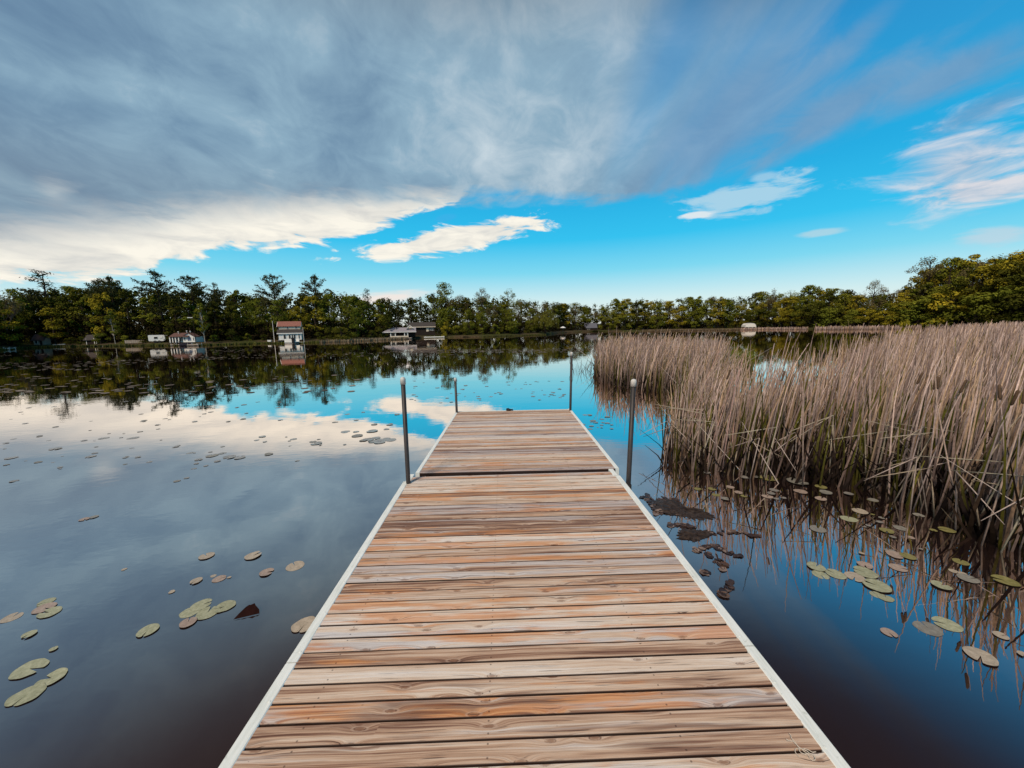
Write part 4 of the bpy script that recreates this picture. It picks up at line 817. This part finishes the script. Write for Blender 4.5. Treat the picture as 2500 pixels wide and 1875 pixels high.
# far wood: a mass of foliage behind the rows
V = []; C = []
for i in range(3300):
    x_ = random.uniform(-150, 2380); a, _ = azel(x_*K, hz(x_)*K); D = shoreD(a)+random.uniform(22, 30); _, e1 = azel(x_*K, skyy(x_)*K); H = (D*math.tan(R(e1))+1.4)*.93
    c_ = np.array([math.sin(R(a))*D, math.cos(R(a))*D, 1.0+H*random.random()**1.25]); n = 48; d = rng.normal(size=(n, 3)); d /= np.linalg.norm(d, axis=1)[:, None]
    V.append(cards(c_+d*rng.uniform(.5, 1.9, (n, 1)), d+np.array([0, 0, .5]), rng.uniform(.22, .5, n), .8)); cc = np.zeros((n, 3)); cc[:, 0] = random.random()*.6+.4*rng.random(n); cc[:, 1] = rng.uniform(.6, 1.25, n); C.append(cc)
tag(quads('far_wood', np.concatenate(V), np.concatenate(C), M['dark']), 'dark mass of woodland behind the shoreline trees', 'woodland', kind='stuff')
V = []; C = []  # undergrowth mass added to darken the foot of the wood
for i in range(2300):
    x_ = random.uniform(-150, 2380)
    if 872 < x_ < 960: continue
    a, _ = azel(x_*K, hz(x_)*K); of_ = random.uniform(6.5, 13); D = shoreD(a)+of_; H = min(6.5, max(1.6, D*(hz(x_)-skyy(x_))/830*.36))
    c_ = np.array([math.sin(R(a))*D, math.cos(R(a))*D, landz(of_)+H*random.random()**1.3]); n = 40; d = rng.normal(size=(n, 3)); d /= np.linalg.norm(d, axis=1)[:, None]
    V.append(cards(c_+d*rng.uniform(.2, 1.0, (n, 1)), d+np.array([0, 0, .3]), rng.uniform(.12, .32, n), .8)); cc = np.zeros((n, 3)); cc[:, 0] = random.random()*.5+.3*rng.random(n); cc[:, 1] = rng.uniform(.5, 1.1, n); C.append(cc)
tag(quads('undergrowth', np.concatenate(V), np.concatenate(C), M['under']), 'undergrowth coloured dark as shade under the shoreline trees', 'undergrowth', kind='stuff')
# young yellow-green sapling in the reeds
p = ground(1950*K, 760*K); D = math.hypot(p[0], p[1]); o = dup(PROTO['shrub'][2]); o.location = (p[0], p[1], 0); o.scale = (.28, .28, .58); tag(o, 'small yellow-green sapling poking out of the reed bed', 'shrub')
if 'group' in o: del o['group']

# ------------------------------------------------------------------ shore buildings and boats
def at_shore(px, off):
    a, _ = azel(px*K, hz(px)*K); D = shoreD(a)+off
    P_ = np.array([math.sin(R(a))*D, math.cos(R(a))*D, landz(off)]); dep = float(np.dot(P_-EYE, Fv)); return P_, dep/(FPX/K), a   # position, metres per photo pixel, azimuth
def window(parent, cx, y, cz, w, h_, glass='glass', fr='white'):
    mb = MB(); mb.span((cx-w/2-.06, y-.04, cz-h_/2-.06), (cx+w/2+.06, y-.005, cz+h_/2+.06)); f_ = mb.build('window', M[fr], parent)
    mb = MB(); mb.span((cx-w/2, y-.055, cz-h_/2), (cx+w/2, y-.042, cz+h_/2)); mb.build('pane', M[glass], f_); return f_
def gable_x(name, parent, m_, x0, x1, y0, y1, ze, zr, th=.10, ov=.25):   # ridge along x
    mb = MB(); ym = (y0+y1)/2; mb.poly([(y0-ov, ze-ov*(zr-ze)/(ym-y0)), (ym, zr), (y1+ov, ze-ov*(zr-ze)/(ym-y0)), (y1+ov, ze-ov*(zr-ze)/(ym-y0)+th), (ym, zr+th), (y0-ov, ze-ov*(zr-ze)/(ym-y0)+th)], (x0-ov, x1+ov), 'x'); return mb.build(name, M[m_], parent)
def gable_y(name, parent, m_, x0, x1, y0, y1, ze, zr, th=.10, ov=.25):   # ridge along y
    mb = MB(); xm = (x0+x1)/2; k = ov*(zr-ze)/(xm-x0); mb.poly([(x0-ov, ze-k), (xm, zr), (x1+ov, ze-k), (x1+ov, ze-k+th), (xm, zr+th), (x0-ov, ze-k+th)], (y0-ov, y1+ov), 'y'); return mb.build(name, M[m_], parent)
# red roofed two-storey house
P_, s, a = at_shore(626, 2.2); W = 43*s
h = empty('lake_house', P_, R(20), 'two-storey cream house with a red roof and a white glazed porch', 'house'); print('house scale', s, W)
z0 = .25; z1 = z0+14*s; z2 = z1+8*s; z3 = z2+9*s; z4 = z3+8*s; dpt = W*.55
mb = MB(); mb.span((-W/2, 0, z0), (W/2, dpt*.45, z1)); mb.build('porch_wall', M['white'], h)
mb = MB(); mb.span((-W/2, dpt*.45+.003, z0), (W/2*.98, dpt, z1)); mb.span((-W/2*.98, dpt*.30, z1+.01), (W/2*.90, dpt-.02, z3)); mb.poly([(dpt*.30, z3), (dpt*.65, z4-.02), (dpt-.02, z3)], (-W/2*.98, -W/2*.98+.1), 'x'); mb.poly([(dpt*.30, z3), (dpt*.65, z4-.02), (dpt-.02, z3)], (W/2*.9-.1, W/2*.9), 'x'); mb.build('wall', M['cream'], h)
mb = MB(); mb.poly([(-.18, z1-.02), (dpt*.30-.01, z2), (dpt*.30-.01, z2+.1), (-.18, z1+.08)], (-W/2-.3, W/2+.3), 'x'); mb.build('porch_roof', M['roofdark'], h)
mb = MB(); mb.span((-W/2-.3, -.23, z1-.10), (W/2+.3, -.185, z1+.10)); mb.build('fascia', M['white'], h)
gable_x('roof', h, 'roofred', -W/2*.98, W/2*.90, dpt*.30, dpt-.02, z3, z4)
mb = MB()
for sx in (-W/2-.26, W/2*.9+.26): mb.poly([(dpt*.30-.28, z3-.2), (dpt*.65, z4-.04), (dpt-.02+.28, z3-.2), (dpt+.26, z3-.34), (dpt*.65, z4-.2), (dpt*.30-.28, z3-.34)], (sx-.03, sx+.03), 'x')
mb.build('barge_board', M['white'], h)
for cx, w in ((-.24, .12), (-.02, .10), (.10, .08), (.20, .10), (.40, .06)): window(h, cx*W, 0, (z0+z1)/2, w*W*.75, (z1-z0)*.62)
for cx in (-.10, .28): window(h, cx*W, dpt*.30, z2+.08+(z3-z2)*.45, .075*W, .30*(z3-z2)+.25)
mb = MB(); mb.span((-W/2-.25, -.25, .02), (W/2+.2, dpt, z0-.004)); mb.build('foundation', M['wooddark'], h)
def pole(px, base_y, top, off, label, r=.05, m_='metal'):
    P2, s2, a2 = at_shore(px, off); _, e1 = azel(px*K, top*K); D = math.hypot(P2[0], P2[1]); H = D*math.tan(R(e1))+EYE[2]-P2[2]
    mb = MB(); mb.tube([(0, 0, -.3), (0, 0, H*.98), (0, 0, H)], [r, r*.6, r*.5], 8); mb.lathe([(r*.9, H-.002), (r*1.2, H+.05), (.01, H+.1)], 8)
    o = mb.build('flag_pole', M[m_]); o.location = P2; return tag(o, label, 'pole')
pole(591, 745, 695, .2, 'tall white pole left of the red roofed house', .065, 'white'); pole(655, 740, 708, .2, 'shorter white pole right of the red roofed house', .05, 'white')
def boat(name, px, off, wpx, rz, label, m_='boat', z=.0, hf=.22, cover=None, cat_='boat', group=None):
    P2, s2, a2 = at_shore(px, off); Lg = wpx*s2; e = empty(name, (P2[0], P2[1], z), rz, label, cat_, group); mb = MB(); vs = []; fs = []; n = 9
    for i in range(n):
        q = i/(n-1); bw = Lg*.17*min(1, (math.sin(math.pi*min(.5, (1-q)*.62+.02))**.8)); kz = Lg*.03*(q**3)
        for (f_, zz) in ((-1, hf*Lg*.55+kz), (-.86, .10*Lg*hf), (0, -.05*Lg*.5+kz*.5), (.86, .10*Lg*hf), (1, hf*Lg*.55+kz)): vs.append((Lg*(q-.5), f_*bw, zz+.03))
    for i in range(n-1):
        for k in range(4): fs.append((i*5+k, i*5+k+1, (i+1)*5+k+1, (i+1)*5+k))
    fs.append((0, 1, 2, 3, 4)); mb.add(vs, fs); mb.build('hull', M[m_], e, False)
    mb = MB(); mb.add([(v_[0], v_[1]*.96, v_[2]-.02) for i, v_ in enumerate(vs) if i % 5 in (0, 4)], [(2*i, 2*i+1, 2*i+3, 2*i+2) for i in range(n-1)]); mb.build('deck', M[cover or m_], e)
    mb = MB(); mb.box((-Lg*.53, 0, hf*Lg*.5), (.05*Lg, .06*Lg, hf*Lg*.9)); mb.box((-Lg*.53, 0, hf*Lg*1.0), (.08*Lg, .08*Lg, .07*Lg)); mb.build('outboard_motor', M['black'], e)
    return e
def pontoon(px, off, wpx, label, m_='boat', rz=0, group=None, rail_=True):
    P2, s2, a2 = at_shore(px, off); Lg = wpx*s2; e = empty('pontoon_boat', (P2[0], P2[1], 0), rz, label, 'boat', group)
    for sy_ in (-.22, .22): mb = MB(); mb.tube([(-Lg/2, sy_*Lg, .12), (-Lg/2+.05, sy_*Lg, .12), (Lg/2-.3, sy_*Lg, .12), (Lg/2, sy_*Lg, .2)], [.05, .2, .2, .04], 10); mb.build('float', M['metal'], e, True)
    mb = MB(); mb.span((-Lg/2, -.3*Lg, .32), (Lg/2, .3*Lg, .40)); mb.build('deck', M['boat'], e)
    mb = MB()
    for sy_ in (-.28, .28): mb.span((-Lg/2+.05, sy_*Lg-.03, .402), (Lg/2-.05, sy_*Lg+.03, 1.0))
    mb.span((-Lg/2+.05, -.24*Lg, .402), (-Lg/2+.12, .24*Lg, 1.0)); mb.build('railing', M[m_], e)
    mb = MB(); mb.span((Lg*.1, -.26*Lg, .405), (Lg*.4, -.1*Lg, .9)); mb.build('seat', M['tan'], e)
    mb = MB(); mb.box((Lg*.30, -.36*Lg, .55), (.5, .35, .9), .3); mb.box((Lg*.30, -.36*Lg, 1.08), (.62, .45, .35), .3); mb.build('outboard_motor', M['black'], e)
    return e
pontoon(629, -2.2, 25, 'white pontoon boat with a black motor moored before the red roofed house')
boat('jet_ski', 651, -1.5, 14, .2, 'small white watercraft moored right of the pontoon boat', hf=.30, cat_='watercraft')
for px, w, lb in ((604, 6, 'white box on the bank under the red roofed house'), (581, 7, 'pale low bench on the bank left of the white pole')):
    P2, s2, a2 = at_shore(px, .8); mb = MB(); mb.box((0, 0, .25), (w*s2, .5, .32)); mb.box((0, 0, .43), (w*s2*1.06, .55, .05)); mb.box((-w*s2*.4, 0, .05), (.1, .4, .12)); mb.box((w*s2*.4, 0, .05), (.1, .4, .12))
    o = mb.build('storage_box' if w == 6 else 'bench', M['boat']); o.location = P2; tag(o, lb, 'box' if w == 6 else 'bench')
# white cottage with brown roof
P_, s, a = at_shore(393, 2.5)
h = empty('cottage', P_, R(4), 'white cottage with a brown roof and a front gable over the water', 'cottage')
W = 50*s; zf = .2; ze = zf+12*s; zr = ze+7.5*s; dp = W*.55; g0, g1 = W*.02, W*.5
mb = MB(); mb.span((-W/2+.5, .7, zf), (g0-.004, dp, ze)); mb.span((g0, 0, zf), (g1, dp-.01, ze)); mb.poly([(g0, ze), ((g0+g1)/2, zr-.03), (g1, ze)], (0, .12), 'y'); mb.build('wall', M['white'], h)
gable_x('roof', h, 'roofbrown', -W/2+.3, (g0+g1)/2, -.25, dp, ze+.05, zr-.02, ov=.2); gable_y('gable_roof', h, 'roofbrown', g0, g1, 0, dp*.5, ze+.005, zr, ov=.18)
mb = MB()
for q in (-.47, -.36, -.25, -.12): mb.span((q*W-.09, -.30, zf), (q*W+.09, -.14, ze))
mb.build('porch_posts', M['white'], h)
mb = MB(); mb.span((-W/2, -.8, .05), (W/2+.1, dp, zf-.005)); mb.build('porch_floor', M['wooddark'], h)
window(h, (g0+g1)/2+.1, 0, (zf+ze)/2+.1, W*.13, 7*s, 'blueglass'); window(h, g0+W*.07, 0, (zf+ze)/2+.1, W*.03, 6*s); window(h, g1-W*.05, 0, (zf+ze)/2+.1, W*.03, 6*s)
for q in (-.30, -.18, -.08): window(h, q*W, .7, (zf+ze)/2, W*.05, 8*s)
for q, zz in ((.24, 1.0), (.10, 1.5), (-.25, .5)):
    mb = MB(); mb.tube([(q*W, dp*.3, zr-.2), (q*W, dp*.3, zr+.15*zz+.15)], .05, 8); mb.lathe([(.13, 0), (.15, .1), (.05, .17)], 8, (q*W, dp*.3, zr+.15*zz+.15)); mb.build('roof_vent', M['white'], h)
boat('covered_boat', 400, -1.5, 24, .1, 'boat under a dark cover moored before the white cottage', 'tarp', hf=.42, cover='tarp')
def platform(px, off, wpx, label, m_='tan', rows=1, dz=.3, rz=0):
    P2, s2, a2 = at_shore(px, off); Lg = wpx*s2; e = empty('boat_dock', (P2[0], P2[1], 0), rz, label, 'dock'); mb = MB()
    for i in range(int(Lg/.16)): mb.span((-Lg/2+i*.16, -.55, dz), (-Lg/2+i*.16+.145, .55, dz+.05))
    mb.build('deck_boards', M[m_], e); mb = MB()
    for sx in (-.45, 0, .45):
        for yy in (-.5, .5): mb.tube([(sx*Lg, yy, -.5), (sx*Lg, yy, dz+.25)], .05, 6)
    mb.build('posts', M['metal'], e); mb = MB(); mb.span((-Lg/2, -.60, dz-.15), (Lg/2, -.555, dz+.03)); mb.build('edge_board', M[m_], e); return e
platform(418, -.8, 24, 'low boat dock right of the dark covered boat', 'tan'); platform(383, -.4, 26, 'grey boat dock left of the dark covered boat', 'tan')
platform(10, -1.5, 26, 'small white dock at the left edge of the far shore', 'boat'); platform(938, -3.0, 44, 'long white floating dock right of the grey roofed cottage', 'boat', dz=.35)
boat('rowing_boat', 24, .4, 13, .1, 'white rowing boat pulled up at the far left shore', z=.15); boat('canoe', 126, 1.0, 22, .05, 'long white canoe lying on the bank right of the small tan shed', z=.4, hf=.12, cat_='canoe')
boat('rowing_boat', 203, -.5, 11, .3, 'little white boat below the dark boathouse on the left shore'); boat('rowing_boat', 223, -.5, 9, -.1, 'smallest white boat right of the dark boathouse'); boat('rowing_boat', 1563, -1.0, 15, 0, 'small white boat left of the white boat shelter')
# camper
P_, s, a = at_shore(338, 3.2); h = empty('camper_trailer', P_, R(22), 'boxy white camper trailer with one dark window on the left bank', 'camper'); W = 29*s; H = 13*s
mb = MB(); mb.poly([(-W/2, .55), (-W/2+.1, .45), (W/2-.5, .45), (W/2, .75), (W/2-.15, H+.3), (W/2-.45, H+.45), (-W/2+.1, H+.45), (-W/2, H+.3)], (0, 2.0), 'y'); mb.build('body', M['boat'], h)
window(h, -W*.06, 0, .45+H*.55, W*.20, H*.32); window(h, W*.27, 0, .45+H*.6, W*.13, H*.2, 'white')
for q in (-.12, .12):
    for yy in (.1, 1.9):
        mb = MB(); mb.tube([(q*W, yy-.1, .32), (q*W, yy+.1, .32)], .3, 14); mb.build('wheel', M['black'], h)
mb = MB(); mb.box((W/2+.35, 1.0, .5), (.9, .12, .1)); mb.box((W/2+.3, 1.0, .75), (.35, .5, .45)); mb.build('hitch', M['metal'], h)
P2, s2, a2 = at_shore(289, 3.0); mb = MB()
for i in range(9): mb.span((-17*s2+i*34*s2/9, 0, .05), (-17*s2+(i+1)*34*s2/9-.03, .08, .75+random.uniform(-.03, .03)))
mb.span((-17*s2, .081, .5), (17*s2, .13, .6)); o = mb.build('board_fence', M['tan']); o.location = P2; o.rotation_euler = (0, 0, R(18)); tag(o, 'low tan board fence left of the white camper', 'fence')
# red-roofed shed at left, dark boathouse, small sign
def shed(px, off, wpx, hpx, rz, roof, wall, label, name='shed', rf=.45, front='glass', opening=True):
    P_, s, a = at_shore(px, off); W = wpx*s; H = hpx*s; e = empty(name, P_, rz, label, 'shed'); D_ = W*.8
    mb = MB(); mb.span((-W/2, 0, 0), (W/2, D_, H*(1-rf))); mb.poly([(-.0+0, H*(1-rf)), (D_/2, H-.04), (D_, H*(1-rf))], (-W/2, -W/2+.08), 'x'); mb.poly([(0, H*(1-rf)), (D_/2, H-.04), (D_, H*(1-rf))], (W/2-.08, W/2), 'x'); mb.build('wall', M[wall], e)
    gable_x('roof', e, roof, -W/2, W/2, 0, D_, H*(1-rf)+.02, H, .08, .3)
    if opening: window(e, -W*.22, 0, H*(1-rf)*.5, W*.2, H*(1-rf)*.5, front); mb = MB(); mb.span((W*.1, -.05, .02), (W*.32, -.003, H*(1-rf)*.85)); mb.build('door', M['wooddark'], e)
    return e
shed(82, 3.0, 19, 22, R(10), 'roofbrown', 'tan', 'small tan shed with a faded reddish brown roof at the far left')
e = shed(197, 2.0, 24, 20, R(8), 'roofdark', 'wooddark', 'dark boathouse with a white door frame on the left shore', 'boathouse', opening=False)
P_, s, a = at_shore(197, 2.0); mb = MB(); W = 24*s
for q in (.20, .36): mb.span((q*W-.06, -.08, .02), (q*W+.06, -.003, 1.5))
mb.span((.20*W-.06, -.08, 1.502), (.36*W+.06, -.003, 1.6)); mb.span((-.42*W-.05, -.08, .02), (-.42*W+.05, -.003, 1.4)); mb.build('door_frame', M['white'], e)
# pole lamp
P_, s, a = at_shore(421, 4.5); e = empty('pole_lamp', P_, R(20), 'pole lamp with a flat pale head above the white cottage', 'lamp'); D = math.hypot(P_[0], P_[1]); _, e1 = azel(416*K, 686*K); H = D*math.tan(R(e1))+EYE[2]-P_[2]
mb = MB(); mb.tube([(0, 0, 0), (0, 0, H)], [.07, .04], 8); mb.build('pole', M['wooddark'], e); mb = MB(); mb.box((-.45, 0, H), (.95, .25, .14)); mb.box((-.45, 0, H-.09), (.6, .18, .04)); mb.build('lamp_head', M['boat'], e)
# grey hip-roofed cottage on posts
P_, s, a = at_shore(862, 1.2); h = empty('cottage', P_, R(14), 'low cottage with a grey hipped roof on white porch posts above a stone bank', 'cottage'); W = 68*s; zf = .15; ze = zf+11*s; zr = ze+9.5*s; dp = W*.5
mb = MB(); vs = [(-W/2-.2, -.3, ze), (W/2+.2, -.3, ze), (W/2+.2, dp, ze), (-W/2-.2, dp, ze), (-W*.24, dp*.45, zr), (W/2+.2, dp*.45, zr)]
mb.add(vs, [(0, 1, 5, 4), (1, 2, 5), (2, 3, 4, 5), (3, 0, 4), (3, 2, 1, 0)]); mb.build('roof', M['roofgrey'], h)
mb = MB(); mb.span((-W/2+.3, .9, zf), (W/2, dp-.3, ze-.006)); mb.build('wall', M['wooddark'], h)
for q in (-.26, -.12, .16, .26): mb = MB(); mb.span((q*W-.11, -.15, zf), (q*W+.11, .07, ze-.008)); mb.build('porch_post', M['white'], h)
mb = MB(); mb.span((-.28*W, -.16, zf), (.28*W, -.09, zf+.35)); mb.build('porch_railing', M['cream'], h)
mb = MB(); mb.span((-W/2-.25, -.36, ze-.12), (W/2+.25, -.305, ze+.04)); mb.build('fascia', M['white'], h)
mb = MB(); mb.poly([(W*.24, zr-.25), (W*.34, zr+4.5*s), (W*.44, zr-.25)], (.6, dp*.45), 'y'); mb.build('dormer', M['cream'], h)
mb = MB(); mb.poly([(W*.22, zr-.3), (W*.34, zr+5.2*s), (W*.46, zr-.3), (W*.43, zr-.3), (W*.34, zr+3.8*s), (W*.25, zr-.3)], (.5, dp*.45), 'y'); mb.build('dormer_roof', M['white'], h)
mb = MB(); mb.tube([(-W*.08, dp*.25, ze+.4), (-W*.08, dp*.25, zr+.7)], .10, 8); mb.build('stove_pipe', M['black'], h)
for q in (-.19, .21): window(h, q*W, .9, (zf+ze)/2, W*.07, (ze-zf)*.6)
mb = MB(); P2, s2, a2 = at_shore(842, -.1)
for i in range(90):
    x_ = random.uniform(-45, 45)*s2; r_ = random.uniform(.15, .34); mb.lathe([(r_*.6, -.1), (r_, .08), (r_*.8, .2), (r_*.3, .28)], 7, (x_, random.uniform(-.5, .4), random.uniform(-.05, .18)))
o = mb.build('stone_bank', M['stone']); o.location = (P2[0], P2[1], 0); o.rotation_euler = (0, 0, R(14)); tag(o, 'pale stone retaining bank below the grey roofed cottage', 'bank')
# house behind, partly hidden
P_, s, a = at_shore(912, 6.5); h = empty('house', P_, R(12), 'long low house with a mossy dark roof behind the grey roofed cottage', 'house'); W = 54*s; H = 19*s
mb = MB(); mb.span((-W/2, 0, 0), (W/2, 4, H)); mb.build('wall', M['wooddark'], h); gable_x('roof', h, 'roofdark', -W/2, W/2, -.2, 4.2, H, H+9*s, .1, .3)
mb = MB(); mb.span((-W/2-.2, -.52, H-.2), (W/2+.2, -.45, H+.0)); mb.build('fascia', M['cream'], h)
for q in (.28, .36, .43): window(h, q*W, 0, H*.72, W*.05, H*.28)
mb = MB(); mb.span((W*.16, -.06, H*.45), (W*.25, -.004, H*.85)); mb.build('shutter', M['cream'], h)
# distant cabin and umbrella, boat shelter
e = shed(1277, 4, 24, 15, R(-4), 'roofblue', 'wooddark', 'distant dark cabin with a blue grey roof beyond the dock end', 'cabin', .6)
P_, s, a = at_shore(1216, 1.0); e = empty('patio_umbrella', P_, 0, 'pale patio umbrella on the shore right of the willow', 'umbrella'); mb = MB(); mb.tube([(0, 0, 0), (0, 0, 2.3)], .04, 6); mb.build('pole', M['metal'], e); mb = MB(); mb.lathe([(1.3, 1.75), (1.25, 1.8), (.7, 2.15), (.08, 2.42)], 10); mb.build('canopy', M['boat'], e)
P_, s, a = at_shore(1622, -3.0); h = empty('boat_shelter', (P_[0], P_[1], 0), R(-10), 'white arched boat shelter standing at the far right shore', 'boat shelter'); W = 22*s; H = 14*s
mb = MB(); arc = [(-W/2, H*.42), (-W*.46, H*.72), (-W*.3, H*.95), (0, H*1.0), (W*.3, H*.95), (W*.46, H*.72), (W/2, H*.42)]; mb.poly(arc+[(q*.96, r_-.08) for q, r_ in arc[::-1]], (0, W*.9), 'y'); mb.build('canopy', M['boat'], h)
mb = MB(); mb.poly([(q*.95, r_-.09) for q, r_ in arc], (.05, .12), 'y'); mb.build('end_panel', M['white'], h)
for qx in (-.47, -.16, .16, .47):
    mb = MB(); mb.span((qx*W-.06, 0, -.4), (qx*W+.06, .12, H*.46)); mb.build('leg', M['white'], h)
mb = MB(); mb.span((-W*.3, .3, .1), (W*.3, .9, H*.3)); mb.build('stored_boat', M['metal'], h)

# ------------------------------------------------------------------ render settings
for ps in PROTO.values():                 # drop prototypes that no place used
    for o in ps:
        if 'label' not in o:
            for ch in list(o.children): bpy.data.objects.remove(ch)
            bpy.data.objects.remove(o)
scene.view_settings.view_transform = 'Standard'; scene.view_settings.look = 'None'; scene.view_settings.exposure = 0; scene.view_settings.gamma = 1
c = scene.cycles; c.max_bounces = 5; c.diffuse_bounces = 1; c.glossy_bounces = 3; c.transmission_bounces = 2; c.transparent_max_bounces = 4; c.use_denoising = True; c.caustics_reflective = False; c.caustics_refractive = False
scene.render.engine = 'CYCLES'
